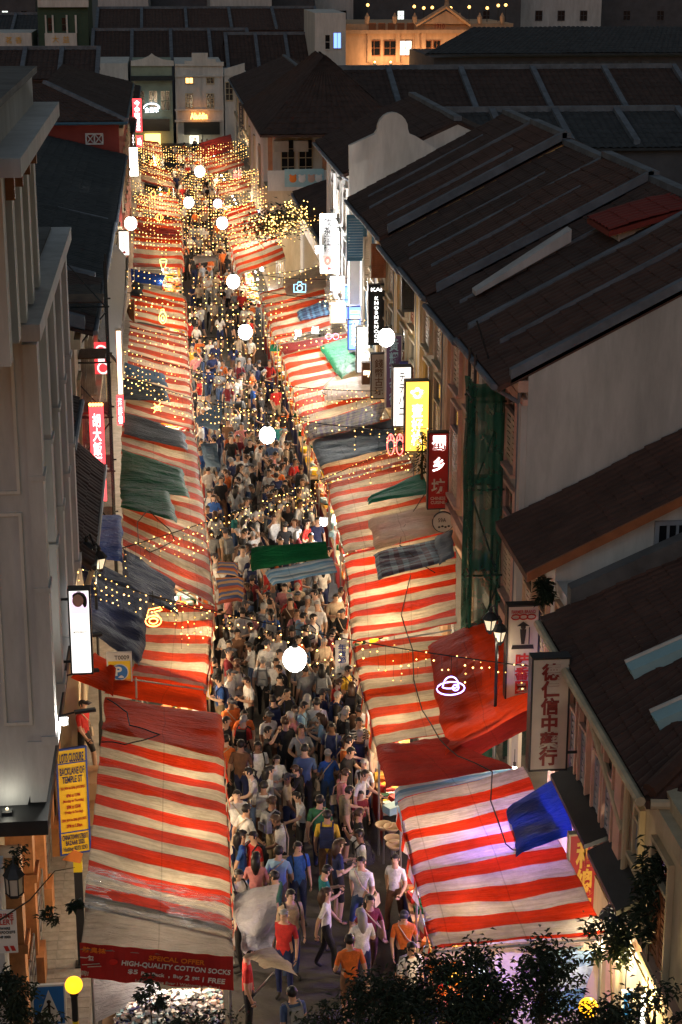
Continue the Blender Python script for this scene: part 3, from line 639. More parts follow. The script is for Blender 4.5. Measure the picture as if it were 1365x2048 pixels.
t, xa, xb, zt = block('pediment_building', 'uplit colonial building with a triangular pediment dated 1910', 'building', 690, 48, 1025, 130, YP, 14, M['wall_peach'])
P = [(848, 48), (938, 48), (893, 22)]
MB().poly([(py(x, y, YP-.5).x, YP-.5, py(x, y, YP-.5).z) for x, y in P], .6).build('pediment', M['wall_peach'], t)
P = [(832, 44), (887, 8), (899, 8), (936, 44), (925, 44), (893, 17), (860, 44)]
q = MB(); 
for A, B in (((832, 50), (893, 13)), ((893, 13), (942, 50))):
    a, b2 = py(A[0], A[1], YP-.7), py(B[0], B[1], YP-.7); q.tube([a, b2], .22, 6)
q.build('raking_cornice', M['wall_peach'], t)
a = py(893, 12, YP); MB().lathe((a.x, YP-.4, a.z-.2), [(.35, 0), (.2, .6), (.28, 1.0), (.1, 1.6), (.05, 2.6)], 8).build('finial', M['wall_peach'], t)
text('1910', M['ink_maroon'], t, (py(880, 54, YP-.6).x-t.location.x, -.55, py(880, 52, YP).z), 1.0, .5)
for (x0, x1) in ((737, 760), (769, 792), (800, 823), (843, 862), (868, 880)): fwin(t, x0, 82, x1, 110, YP, M['shutter_wood'], (1, 1), M['light_window'] if x0 == 800 else None)
for x0 in (735, 792, 830, 843, 915): a, b2 = py(x0, 65, YP), py(x0+8, 125, YP); MB().box(a.x, YP-.2, b2.z, b2.x, YP-.003, a.z).build('pilaster', M['wall_peach'], t)
a, b2 = py(690, 60, YP), py(1025, 66, YP); MB().box(a.x, YP-.4, b2.z, b2.x, YP-.21, a.z).build('cornice', M['wall_peach'], t)
for x in (735, 790, 830, 920, 960, 1005): a = py(x, 48, YP); MB().lathe((a.x, YP+.1, a.z), [(.25, 0), (.25, .7), (.12, .9), (.05, 1.1)], 8).build('urn', M['wall_peach'], t)
for i in range(5): a, b2 = py(738+i*19, 46, YP), py(752+i*19, 60, YP); MB().box(a.x, YP-.1, b2.z, b2.x, YP-.01, a.z).build('balustrade_panel', M['shutter_wood'], t)
t, *_ = block('office_block', 'white block with a blue-lit window left of the pediment building', 'building', 630, 26, 692, 130, 186, 14, M['wall_white'])
fwin(t, 668, 66, 682, 96, 186, M['wall_white'], (1, 0), M['light_blue']); fwin(t, 651, 70, 660, 98, 186, M['wall_white'], (0, 1))
t, *_ = block('green_building', 'dark green building with white columns and gold letters at the far left', 'building', 74, 2, 180, 122, 205, 14, M['wall_green'])
for x in (90, 104, 132, 150): a, b2 = py(x, 30, 205), py(x+5, 66, 205); MB().box(a.x, 204.7, b2.z, b2.x, 204.997, a.z).build('column', M['wall_white'], t)
a, b2 = py(76, 0, 205), py(178, 14, 205); MB().box(a.x, 204.4, b2.z, b2.x, 204.99, a.z).build('cornice', M['wall_white'], t)
a, b2 = py(90, 66, 205), py(155, 92, 205); MB().box(a.x, 204.6, b2.z, b2.x, 204.99, a.z).build('name_panel', M['wall_white'], t)
for x, ch in ((112, '大'), (133, '益')): a = py(x, 78, 205); text(ch, M['ink_gold'], t, (a.x-t.location.x, -.5, a.z), .7, .7)
for x in (96, 124): fwin(t, x, 36, x+10, 62, 205, M['wall_green'], (0, 1))
t, *_ = block('hall', 'low white hall with two lit windows and gold letters at the far left', 'building', -30, 66, 66, 130, 204, 10, M['wall_white'])
for x in (20, 44): fwin(t, x, 104, x+15, 114, 204, M['wall_white'], (3, 1), M['light_window'])
for x, ch in ((18, '茗'), (38, '香')): a = py(x, 80, 204); text(ch, M['ink_gold'], t, (a.x-t.location.x, -.1, a.z), .7, .7)
# distant towers closing the top of the picture
for i, (x0, x1, y0, mm, lab) in enumerate(((-60, 75, -40, 'wall_dark', 'dark block behind the white hall, far left'), (195, 300, -30, 'wall_grey_white', 'pale tenement with one dark window above the street end'), (300, 420, -50, 'wall_dark', 'dark block above the street-end roofs'),
        (420, 545, -50, 'wall_grey_white', 'grey block with a long parapet above the street-end roofs'), (545, 630, -50, 'wall_dark', 'narrow dark block left of the blue-lit window'), (630, 735, -50, 'wall_white', 'cream tower behind the blue-lit block'),
        (735, 1040, -50, 'wall_dark', 'dark glazed block behind the pediment, lamps along its terrace'), (1040, 1200, -50, 'wall_grey_white', 'pale grey block at the upper right'), (1200, 1440, -60, 'wall_dark', 'dark block at the far upper right'))):
    Yq = 250+(i % 3)*9
    t, xa, xb, zt = block('tenement', lab, 'building', x0, y0, x1, 100, Yq, 18, M[mm])
    for q in range(3):
        xx = x0+(x1-x0)*(.2+.28*q); fwin(t, xx, 22, xx+12, 40, Yq, M['wall_dark'], (1, 1), M['light_window'] if (i, q) in ((0, 1), (6, 0)) else None)
# ================================================================== market stalls
def canopy_mesh(c, n, phase=0.0, sag=.08, seed=0, res=.16, solid=False, vscale=1.0, wr=1.0, drape=0.0):
    """c: four world corners outer-far, inner-far, inner-near, outer-near"""
    of, if_, in_, on = c; L = max((of-on).length, (if_-in_).length); Wd = max((of-if_).length, (on-in_).length)
    nu = max(6, int(L/res)); nv = max(6, int(Wd/res)); nu, nv = min(nu, 90), min(nv, 40)
    mb = MB(); bays = max(1, round(L/2.4)); rs = random.Random(seed); ox = rs.uniform(0, 90)
    for i in range(nu+1):
        s = i/nu
        for j in range(nv+1):
            t = j/nv
            p = of.lerp(if_, t).lerp(on.lerp(in_, t), s)
            d = sag*(1-abs(math.cos(math.pi*bays*s))**1.0)*math.sin(math.pi*min(1, t*.9+.05))
            nz = .045*noise.noise(Vector((s*L*.9+ox, t*Wd*.5, 1))) + .032*noise.noise(Vector((s*L*3.2+t*Wd*1.2, t*Wd*.8+ox, 4))) + .018*abs(noise.noise(Vector((s*L*2-t*Wd*2.2, ox+t, 9))))
            e = .05*noise.noise(Vector((s*L*1.1, ox, 7)))*(1 if t > .95 or t < .05 else 0)
            if drape:
                q_ = min(s, 1-s, t, 1-t); d += drape*max(0, 1-q_/.16)**2; e += .05*noise.noise(Vector((t*Wd*1.6, s*L*1.6, ox)))
            mb.v.append(p + Vector((e+(wr-1)*.04*noise.noise(Vector((s*4, t*4+ox, 2))), 0, nz*wr-d+ (.0 if t < .97 else -.05))))
    def uvf(i, j):
        s, t = i/nu, j/nv
        return (phase + n*s, t*Wd*vscale)
    for i in range(nu):
        for j in range(nv):
            A = i*(nv+1)+j; mb.face((A, A+nv+1, A+nv+2, A+1), 0, (uvf(i, j), uvf(i+1, j), uvf(i+1, j+1), uvf(i, j+1)))
    return mb
def corners(pts, zs):
    return [pz(p[0], p[1], z) for p, z in zip(pts, zs)]
def valance(mb_c, c, drop, n, phase, seed, side=1):
    """ragged strip hanging from the edge that faces the street centre"""
    of, if_, in_, on = c; a, b = if_, in_; L = (a-b).length; nu = max(8, int(L/.14)); mb = MB(); rs = random.Random(seed)
    for i in range(nu+1):
        s = i/nu; p = a.lerp(b, s); dr = drop*(.75+.5*noise.noise(Vector((s*L*1.3, seed, 0)))) 
        w_ = .05*math.sin(s*L*7+seed)+.04*noise.noise(Vector((s*L*3, seed, 3)))
        for k in range(4):
            t = k/3; mb.v.append(p + Vector((side*(.03+w_*t), 0, -.04-dr*t)))
    for i in range(nu):
        for k in range(3):
            A = i*4+k; uv = lambda i_, k_: (phase+n*i_/nu, 2+k_*.1)
            mb.face((A, A+4, A+5, A+1), 0, (uv(i, k), uv(i+1, k), uv(i+1, k+1), uv(i, k+1)))
    return mb
SPOTS = []; ORD = ['farthest', 'second', 'third', 'fourth', 'fifth', 'sixth', 'seventh', 'eighth', 'ninth', 'tenth', 'eleventh', 'twelfth', 'thirteenth', 'fourteenth', 'fifteenth']
GOODS = [M[k] for k in ('ink_red', 'sign_yellow', 'sign_white', 'ink_orange', 'tarp_green', 'ink_gold', 'banner_red', 'sign_teal', 'trim_pink')]
def stall(label, pts, n, mat='tarp_red_white', zs=None, phase=0.0, left=True, seed=0, sag=.09, val=.3, lamps=True, power=1.0, period_v=1.0, table=True, lampmat='bulb_white'):
    zs = zs or (2.95, 2.35, 2.35, 2.95); c = corners(pts, zs); base = (c[0]+c[1]+c[2]+c[3])/4; base.z = 0
    t = thing('market_stall', label, 'stall', base, 0, 'market stalls along the left side' if left else 'market stalls along the right side')
    canopy_mesh(c, n, phase, sag, seed).build('canopy', M[mat], t, True)
    s = 1 if left else -1
    if val: valance(None, c, val, n, phase, seed, s).build('valance', M[mat], t, True)
    L = (c[1]-c[2]).length; k = max(1, round(L/2.4))
    for i in range(k+1):
        a, b = c[1].lerp(c[2], i/k), c[0].lerp(c[3], i/k)
        pl = MB().tube([(a.x-s*.06, a.y, 0), (a.x-s*.06, a.y, a.z-.06)], .022, 6); pl.build('pole', M['metal_pole'], t)
        pl = MB().tube([(b.x+s*.06, b.y, 0), (b.x+s*.06, b.y, b.z-.06)], .022, 6); pl.build('pole', M['metal_pole'], t)
        MB().tube([(a.x, a.y, a.z-.1), (b.x, b.y, b.z-.1)], .018, 6).build('rafter', M['metal_pole'], t)
    MB().tube([c[1]-Vector((s*.05, 0, .08)), c[2]-Vector((s*.05, 0, .08))], .02, 6).build('rail', M['metal_pole'], t)
    if table:
        a, b = c[1], c[2]; y0, y1 = min(a.y, b.y)+.15, max(a.y, b.y)-.15; xm = (a.x+b.x)/2
        x0, x1 = (xm-1.1, xm-.12) if left else (xm+.12, xm+1.1)
        MB().box(x0, y0, .78, x1, y1, .82).build('counter', M['cardboard'], t)
        MB().quad((xm-s*.11, y0, .1), (xm-s*.11, y1, .1), (xm-s*.11, y1, .8), (xm-s*.11, y0, .8)).build('skirt', M[random.choice(['ink_red', 'banner_red', 'sign_white', 'ink_navy'])], t)
        g = MB(); rr = random.Random(seed+5)
        for q in range(int((y1-y0)*22)):
            cx, cy = rr.uniform(x0+.1, x1-.1), rr.uniform(y0, y1); sz = rr.uniform(.07, .16)
            g.obox((cx, cy, .82+sz*.5), sz*rr.uniform(1, 2), sz*rr.uniform(1, 2), sz, rr.uniform(0, 3), rr.randrange(9))
        # bags of wares hung along the front rail
        for q in range(int((y1-y0)*2.2)):
            cy = rr.uniform(y0, y1); h = rr.uniform(.15, .45); g.obox((xm-s*rr.uniform(.1, .3), cy, 2.2-h*.5), .08, rr.uniform(.1, .25), h, rr.uniform(-.4, .4), rr.randrange(9))
        o = g.top('goods', GOODS, 'wares heaped in ' + ' '.join(label.split(',')[0].split()[:9]), 'goods', kind='stuff')
    if lamps:
        for i in range(k):
            p = c[1].lerp(c[2], (i+.5)/k); q = c[0].lerp(c[3], (i+.5)/k)
            SPOTS.append((p.lerp(q, .42)-Vector((0, 0, .72)), power, ' '.join(label.split(',')[0].split()[:8]), ORD[i] if k > 1 else 'only'))
    return t, c
LS, RS = [], []
def L_(lab, *a, **k): return stall(lab, *a, left=True, **k)
def R_(lab, *a, **k): return stall(lab, *a, left=False, **k)
T = {}
T['la'] = L_('nearest left stall under a clean red and white striped awning', [(206, 1444), (447, 1500), (466, 1868), (170, 1800)], 8.5, zs=(2.95, 2.3, 2.35, 3.0), seed=1, phase=.1, power=1.35, table=False)
T['lb'] = L_('short left stall awning right behind the parking sign', [(283, 1215), (428, 1208), (415, 1372), (266, 1350)], 4.6, 'tarp_orange', seed=2, phase=.05, power=1.8)
T['lc'] = L_('longest left stall, striped awning patched with green and black sheets', [(243, 832), (391, 868), (430, 1210), (246, 1118)], 13.3, 'tarp_faded', seed=3, phase=.15, power=1.17)
T['ld'] = L_('left stall with a faded striped awning level with the yellow-green neon', [(260, 640), (373, 668), (389, 862), (250, 828)], 12, 'tarp_rust_cream', seed=4, phase=.2, power=1.82)
T['le'] = L_('left stall awning just beyond the hoist box', [(264, 566), (371, 592), (374, 664), (259, 640)], 5.2, 'tarp_orange', seed=5, phase=.5, power=1.82)
T['lf'] = L_('left stall awning above the blue side sheet', [(270, 432), (363, 442), (366, 536), (266, 534)], 6.5, 'tarp_orange', seed=6, phase=.0, power=1.4)
T['lg'] = L_('left stall awning beside the white globe sign', [(278, 384), (357, 398), (361, 436), (272, 424)], 4, seed=7, phase=.3, power=2.0)
T['lh'] = L_('dark red left stall awning with a cream near half', [(284, 326), (340, 342), (352, 378), (282, 362)], 2.2, 'tarp_rust_cream', seed=8, power=2.0)
T['li'] = L_('last left stall awning at the street end', [(286, 280), (318, 284), (330, 318), (285, 306)], 3, 'tarp_rust_cream', seed=9, power=2.0)
T['ra'] = R_('nearest right stall, striped awning with violet light from beneath', [(1047, 1533), (796, 1600), (864, 1893), (1212, 1866)], 6.6, seed=11, phase=.45, zs=(3.05, 2.35, 2.35, 2.95), power=.85)
c_ = T['ra'][1]; valance(None, [c_[0], c_[2], c_[3], c_[1]], .3, 1, 0, 80, 0).build('front_valance', M['tarp_cream'], T['ra'][0], True)
T['rb3'] = R_('right stall awning beside the hat-shaped neon', [(908, 1268), (705, 1290), (753, 1492), (955, 1455)], 5.9, 'tarp_orange', seed=12, phase=.1, power=1.2)
T['rb2'] = R_('brightest right stall awning below the blue checked sheet', [(912, 1062), (690, 1108), (704, 1286), (912, 1250)], 6.8, seed=13, phase=.3, power=2.08)
T['rb1'] = R_('right stall awning with a cream patch below the red restaurant sign', [(856, 918), (656, 966), (689, 1106), (905, 1062)], 6.0, 'tarp_faded', seed=14, phase=.0, power=1.56)
T['rc'] = R_('right stall under a blue sheet beside the slipper neon', [(800, 832), (616, 872), (654, 964), (850, 918)], 4.2, 'tarp_rust_cream', seed=15, power=1.95)
T['rd'] = R_('right stall awning left of the coin shop sign', [(705, 660), (560, 690), (612, 868), (770, 822)], 9.2, 'tarp_orange', seed=16, phase=.7, power=1.56)
T['re'] = R_('right stall awning below the blue camera neon', [(645, 556), (520, 586), (552, 686), (664, 656)], 6.5, 'tarp_faded', seed=17, phase=.3, power=2.21)
T['rf'] = R_('right stall awning under the fir-tree garland', [(545, 432), (455, 458), (477, 552), (572, 516)], 7.5, 'tarp_orange', seed=18, phase=.2, power=1.5)
T['rg'] = R_('right stall awning beside the blue street plate', [(508, 402), (452, 420), (458, 456), (520, 436)], 3.5, seed=19, power=2.0)
T['rh'] = R_('dark striped right stall awning with grey outer half', [(500, 350), (432, 368), (440, 400), (520, 372)], 3, 'tarp_rust_cream', seed=20, power=2.0)
T['ri'] = R_('far right stall awning pitched steeply, red top edge', [(468, 302), (404, 320), (422, 352), (490, 330)], 3.5, 'tarp_rust_cream', seed=21, power=2.0)
T['rj'] = R_('last right stall awning at the street end', [(462, 268), (400, 286), (404, 318), (468, 300)], 3, 'tarp_dark_red', seed=22, power=2.0)
# ------------------------------------------------------------------ loose sheets thrown over the awnings
def sheet_on(label, pts, zs, mat, n=1.0, seed=0, sag=.03, cat='tarpaulin', vs=1.0, name='tarpaulin', wr=1.1):
    c = [pz(p[0], p[1], z) for p, z in zip(pts, zs)] if isinstance(zs, (list, tuple)) else [pz(p[0], p[1], zs) for p in pts]
    mb = canopy_mesh(c, n, 0, sag, seed, .12, vscale=vs, wr=wr, drape=.04); return mb.top(name, M[mat], label, cat, 'loose sheets over the awnings', True)
S_ = sheet_on
S_('plain red sheet over the far end of the nearest left awning', [(212, 1390), (446, 1426), (448, 1514), (206, 1456)], (2.97, 2.35, 2.37, 3.0), 'tarp_red', 2, 31)
S_('red sheet slung low behind the parking sign', [(270, 1325), (412, 1368), (416, 1420), (205, 1385)], (2.8, 2.3, 2.15, 2.6), 'tarp_red', 2, 32)
S_('red flap left of the parking sign', [(190, 1300), (230, 1330), (226, 1385), (142, 1352)], (3.1, 3.0, 2.75, 2.8), 'tarp_red', 1, 33)
S_('navy sheet over the left awning by the street lanterns', [(245, 1092), (346, 1160), (362, 1228), (250, 1180)], (3.15, 2.72, 2.7, 3.15), 'tarp_navy', 2, 34)
S_('long dark blue sheet sloping to the lit advertisement', [(160, 1108), (300, 1170), (285, 1330), (180, 1260)], (3.6, 3.1, 2.95, 3.3), 'tarp_navy', 2, 35)
S_('bright blue sheet lying against the left wall', [(185, 1030), (245, 1026), (246, 1118), (190, 1112)], (3.5, 3.2, 3.12, 3.3), 'tarp_blue', 2, 36)
S_('upper dark green sheet on the longest left awning', [(243, 896), (365, 934), (382, 992), (242, 976)], (3.1, 2.75, 2.7, 3.1), 'tarp_green', 2, 37)
S_('lower dark green sheet on the longest left awning', [(242, 974), (340, 978), (356, 1042), (243, 1012)], (3.16, 2.86, 2.84, 3.16), 'tarp_green', 2, 38)
S_('black sheet across the left awning above the green ones', [(248, 822), (371, 864), (375, 896), (248, 864)], (3.08, 2.55, 2.58, 3.08), 'tarp_black', 2, 39)
S_('slate blue sheet on the faded left awning', [(250, 722), (330, 745), (335, 770), (250, 752)], (3.08, 2.8, 2.8, 3.08), 'tarp_slate', 1, 40)
S_('dark net sheet on the faded left awning', [(248, 752), (332, 772), (340, 800), (246, 800)], (3.1, 2.82, 2.82, 3.1), 'tarp_black', 1, 41)
S_('blue side sheet lit by a floodlight on the left', [(262, 536), (330, 548), (326, 570), (264, 563)], (2.6, 2.2, 1.5, 1.9), 'tarp_blue', 1, 42)
S_('dark grey box sheet by the left wall lamp', [(266, 560), (288, 568), (285, 592), (262, 590)], (3.3, 3.2, 3.1, 3.1), 'tarp_black', 1, 43)
S_('red sheet over the left awning beside the tag board', [(276, 446), (360, 460), (362, 478), (280, 470)], (3.05, 2.5, 2.5, 3.05), 'tarp_red', 1, 44)
S_('big plain red sheet under the hat-shaped neon', [(1005, 1212), (858, 1286), (892, 1502), (1075, 1408)], (3.45, 3.0, 2.95, 3.4), 'tarp_red', 2, 45)
S_('dark red sheet covering the near end of the right awnings', [(890, 1470), (752, 1488), (772, 1572), (1030, 1535)], (3.0, 2.45, 2.4, 3.0), 'tarp_dark_red', 2, 46)
S_('red fold hanging below the big red sheet', [(1072, 1404), (890, 1492), (935, 1522), (1068, 1450)], (3.3, 2.95, 2.7, 2.9), 'tarp_dark_red', 2, 73)
S_('clear plastic film over the near end of the nearest left awning', [(174, 1728), (461, 1792), (467, 1872), (167, 1806)], (3.06, 2.42, 2.42, 3.06), 'film', 1, 74, wr=2.2)
S_('narrow pale blue sheet under the dark red one', [(1010, 1535), (785, 1572), (790, 1602), (1045, 1540)], (2.6, 2.15, 2.1, 2.6), 'tarp_pale_blue', 2, 47)
S_('indigo sheet by the wall on the nearest right awning', [(1122, 1548), (1014, 1610), (1036, 1708), (1146, 1664)], (3.24, 2.9, 2.87, 3.16), 'tarp_blue', 1, 48)
S_('blue checked sheet on the brightest right awning', [(872, 1075), (745, 1104), (757, 1153), (892, 1122)], (3.1, 2.72, 2.72, 3.1), 'tarp_blue_check', 3.2, 49, vs=1.4)
S_('grey striped sheet beside the round house-number sign', [(905, 1056), (868, 1068), (880, 1125), (912, 1110)], (3.3, 3.15, 3.1, 3.3), 'tarp_slate', 1, 50)
S_('cream sheet below the red restaurant sign', [(880, 1005), (735, 1036), (752, 1095), (905, 1058)], (3.1, 2.66, 2.68, 3.12), 'tarp_cream', 1, 51)
S_('teal sheet folded to a point beside the little fir tree', [(850, 940), (735, 990), (738, 1004), (856, 985)], (3.15, 2.7, 2.7, 3.12), 'tarp_teal', 1, 52)
S_('blue sheet under the slipper neon', [(790, 835), (622, 880), (640, 928), (850, 880)], (3.1, 2.5, 2.5, 3.1), 'tarp_slate', 1, 53)
S_('brown checked sheet below the coin shop sign', [(775, 800), (610, 848), (622, 878), (760, 842)], (3.2, 2.55, 2.6, 3.2), 'tarp_brown_check', 4, 54, vs=2)
S_('cream sheet running up to the coin shop sign', [(750, 745), (648, 765), (650, 800), (770, 786)], (3.15, 2.8, 2.8, 3.15), 'tarp_cream', 1, 55)
S_('dark green sheet beside the pink spectacles neon', [(712, 668), (640, 690), (682, 755), (716, 735)], (3.15, 2.9, 2.9, 3.15), 'tarp_green', 1, 56)
S_('dark red sheet over the far end of the right awning by the spectacles neon', [(650, 672), (561, 688), (568, 706), (645, 690)], (2.85, 2.42, 2.42, 2.85), 'tarp_dark_red', 1, 57)
S_('blue checked sheet under the floodlight', [(655, 595), (594, 620), (600, 640), (662, 628)], (3.1, 2.75, 2.7, 3.05), 'tarp_blue_check', 3, 58, vs=1.5)
S_('pale sheet stretched below the tea restaurant sign', [(640, 530), (565, 560), (575, 590), (670, 570)], (3.4, 2.8, 2.75, 3.2), 'tarp_cream', 1, 59)
S_('cream flap hung across the crowd far down the street', [(432, 508), (386, 510), (390, 526), (436, 520)], (2.6, 2.6, 2.0, 2.0), 'tarp_grey', 1, 60)
S_('dark green sheet hung over the crowd', [(650, 1080), (503, 1093), (506, 1136), (665, 1112)], (2.75, 2.6, 2.25, 2.4), 'tarp_green', 1, 61, sag=.06)
S_('pale blue checked sheet sagging below the green one', [(664, 1112), (526, 1138), (545, 1166), (672, 1142)], (2.35, 2.2, 1.95, 2.1), 'tarp_pale_blue', 3, 62, sag=.1)
S_('upper striped sack sheet on the left of the crowd', [(436, 1118), (476, 1122), (478, 1150), (432, 1146)], (2.2, 2.15, 1.75, 1.75), 'tarp_sack', 1.5, 63)
S_('lower striped sack sheet on the left of the crowd', [(432, 1152), (486, 1152), (484, 1200), (436, 1206)], (2.2, 2.1, 1.45, 1.45), 'tarp_sack', 2, 64)
S_('slate sheet tied up into a point over the crowd', [(446, 800), (392, 835), (398, 850), (440, 858)], (3.0, 2.4, 2.2, 2.2), 'tarp_slate', 1, 65)
S_('small slate flap left of the second lantern', [(434, 882), (402, 882), (410, 930), (440, 934)], (2.3, 2.3, 1.7, 1.8), 'tarp_slate', 1, 66)
S_('green flap at the corner of the spectacles stall', [(566, 685), (542, 684), (538, 700), (560, 702)], (2.3, 2.2, 1.9, 1.9), 'tarp_teal', 1, 67)
S_('light blue striped curtain hanging at the right stall end', [(1196, 1882), (1085, 1900), (1070, 2030), (1165, 2012)], (2.75, 2.7, 1.2, 1.25), 'tarp_pale_blue', 1, 68, vs=3)
S_('grey front sheet of the nearest left awning', [(170, 1782), (466, 1850), (470, 1920), (160, 1895)], (3.08, 2.46, 2.05, 2.42), 'tarp_grey', 1, 69)
S_('clear plastic sheet tied out over the road from the left stall', [(560, 1765), (466, 1790), (490, 1900), (545, 1895)], (1.9, 2.2, 1.9, 1.75), 'tarp_clear', 1, 70, sag=.35, wr=2.4)
S_('cream lower flap of the clear plastic sheet', [(545, 1893), (484, 1905), (530, 1926), (598, 1955)], (1.78, 1.95, 1.75, 1.5), 'tarp_cream', 1, 71, wr=3.0)
a, b = pz(480, 2022, .3), pz(548, 1946, 1.6); MB().tube([a, b], .02, 6).top('tent_pole', M['metal_pole'], 'slanting bare pole propping the clear plastic sheet', 'pole')
SPOTS.append((Vector((6.3, 31.2, 2.3)), 1.6, 'the plain red sheet', 'only')); SPOTS.append((Vector((5.0, 28.7, 1.7)), .8, 'the dark red sheet', 'only'))
# ------------------------------------------------------------------ lamps under the awnings
lm = None
for i, (p, pw, lab, lmat) in enumerate(SPOTS):
    t = thing('stall_lamp', lmat + ' bare bulb from far end, ' + lab, 'lamp', p, 0, 'bare bulbs under the awnings')
    if lm is None:
        lm = (MB().ball((0, 0, 0), .05, .05, .06, 8, 6).mesh('bulb', M['bulb_white'], True), MB().tube([(0, 0, .06), (0, 0, .4)], .008, 4).lathe((0, 0, .05), [(.03, 0), (.03, .08)], 8).mesh('flex', M['cable']))
    obj('bulb', lm[0], t); obj('flex', lm[1], t)
    l = bpy.data.lights.new('bulb_light', 'POINT'); l.energy = 60*pw; l.shadow_soft_size = .07; l.color = (1, .74, .45)
    lo = bpy.data.objects.new('bulb_light', l); COL.objects.link(lo); lo.parent = t; lo.location = (0, 0, -.07)
# ================================================================== signs
def sign(label, rect, Y, face, items=(), th=.14, rim=None, cat='sign', rz=0, name='shop_sign', bracket=None, group=None):
    """a box sign standing square to the street; items: (text, u, v, w, h, material[, bold]) in fractions of the face"""
    a, b = py(rect[0], rect[1], Y), py(rect[2], rect[3], Y); w, h = b.x-a.x, a.z-b.z
    t = thing(name, label, cat, ((a.x+b.x)/2, Y, b.z), rz, group)
    def loc(m, nm, par, mats): return m.build(nm, mats, par, world=False)
    loc(MB().box(-w/2, 0, 0, w/2, th, h), 'panel', t, face)
    if rim:
        r = .03; m = MB(); m.box(-w/2-r, -.015, -r, -w/2, th+.01, h+r).box(w/2, -.015, -r, w/2+r, th+.01, h+r).box(-w/2, -.015, h, w/2, th+.01, h+r).box(-w/2, -.015, -r, w/2, th+.01, 0); loc(m, 'rim', t, rim)
    if bracket:
        d = bracket; m = MB()
        for z in (h*.12, h*.88): m.tube([(w/2*d, th/2, z), (w/2*d+d*.55, th/2, z)], .025, 6)
        loc(m, 'bracket', t, M['dark_metal'])
    for it in items: text(it[0], it[5], t, (-w/2+it[1]*w, -.008, h*(1-it[2])), it[3]*w, it[4]*h, bold=it[6] if len(it) > 6 else .012)
    t['_w'], t['_h'] = w, h; return t, w, h
def part(t, nm, m, mat): return m.build(nm, mat, t, world=False)
V = vert
tw, tb, tr, tm, tg, tgo = M['text_white'], M['ink_black'], M['ink_red'], M['ink_maroon'], M['ink_gold'], M['text_gold']
# right side, near to far
sign('tall beige sign with six brown characters reading down, nearest on the right', (1068, 1320, 1131, 1537), 27.4, M['sign_beige'], [(V('德仁信中藥行'), .5, .5, .55, .93, tm, .035)], .25, M['dark_metal'], bracket=1)
t, w, h = sign('beige sign with a farmer emblem and three red characters', (1018, 1214, 1072, 1397), 32.4, M['sign_beige'], [(V('味香園'), .5, .72, .5, .44, tr, .035), ('FARMER BRAND', .5, .055, .8, .035, tr)], .22, M['dark_metal'], bracket=1)
m = MB()
for i in range(3): 
    c = Vector((-.15+i*.15, -.012, h*.89)); m.tube([c+Vector((.085*math.cos(q*.5236), 0, .05*math.sin(q*.5236))) for q in range(13)], .014, 4)
part(t, 'ring_emblem', m, tr)
m = MB(); z0 = h*.6; m.poly([(-.03, -.014, z0), (.03, -.014, z0), (.05, -.014, z0+.16), (.06, -.014, z0+.3), (-.06, -.014, z0+.3), (-.05, -.014, z0+.16)], .01).ball((0, -.012, z0+.35), .05, .01, .05).poly([(-.12, -.014, z0+.37), (.12, -.014, z0+.37), (0, -.014, z0+.46)], .01).tube([(.12, -.012, z0), (.12, -.012, z0+.34)], .012, 4)
m.poly([(-.22, -.014, z0-.1), (.22, -.014, z0-.1), (.2, -.014, z0-.02), (-.2, -.014, z0-.02)], .01); part(t, 'farmer_emblem', m, tb)
t, w, h = sign('red restaurant sign with white characters and CHINESE CUISINE below', (859, 867, 895, 1016), 43.8, M['sign_red'], [('蜀', .5, .13, .72, .2, tw, .02), ('乡', .5, .41, .62, .19, tw, .02), ('坊', .5, .7, .7, .2, M['sign_beige'], .02), ('CHINESE', .5, .865, .78, .04, M['sign_beige']), ('CUISINE', .5, .92, .74, .04, M['sign_beige'])], .2, M['dark_metal'], bracket=1)
t = thing('round_sign', 'round grey sign with house number 59A', 'sign', py(886, 1062, 42.9)); a = py(886, 1042, 42.9)
m = MB(); m.lathe((0, 0, 0), [(.25, -.05), (.25, .05)], 24); 
for i, v in enumerate(m.v): m.v[i] = Vector((v.x, v.z, v.y+.24))
part(t, 'disc', m, M['sign_beige']); m = MB().tube([(.26*math.cos(q*.2618), 0, .24+.26*math.sin(q*.2618)) for q in range(25)], .02, 6); part(t, 'rim', m, M['dark_metal'])
text('59A', tb, t, (-.03, -.06, .3), .2, .1); m = MB(); 
for i in range(4): m.ball((-.1+i*.08, -.055, .12+.02*(i % 2)), .035, .012, .025)
part(t, 'floral_print', m, tb)
sign('glowing yellow sign with white characters', (813, 764, 856, 901), 47.2, M['light_yellow'], [(V('壹好棧'), .5, .62, .5, .6, tw, .015), ('❀', .5, .16, .6, .16, tw)], .3, M['dark_metal'], bracket=1)
sign('lit white sign with black katakana reading down', (788, 735, 821, 851), 50.8, M['light_panel_soft'], [(V('テテバニ'), .5, .45, .36, .72, tb, .01)], .3, M['dark_metal'], bracket=1)
sign('navy box sign behind the lit katakana sign', (800, 725, 831, 770), 51.9, M['ink_navy'], (), .2)
sign('purple goldsmith sign with pale characters reading down', (774, 672, 802, 814), 52.9, M['sign_purple'], [(V('黃耀南金行'), .5, .5, .64, .93, M['sign_teal'], .015)], .22, M['sign_beige'], bracket=1)
sign('beige coin shop sign with four brown antique characters', (744, 709, 772, 796), 56.6, M['sign_beige'], [(V('錢幣古玩'), .5, .52, .6, .82, M['sign_brown'], .015)], .2, M['dark_metal'], bracket=1)
sign('small brown lit box sign reading my', (725, 726, 744, 769), 57.6, M['sign_brown'], [('my', .5, .5, .7, .3, tgo, .02)], .3, None)
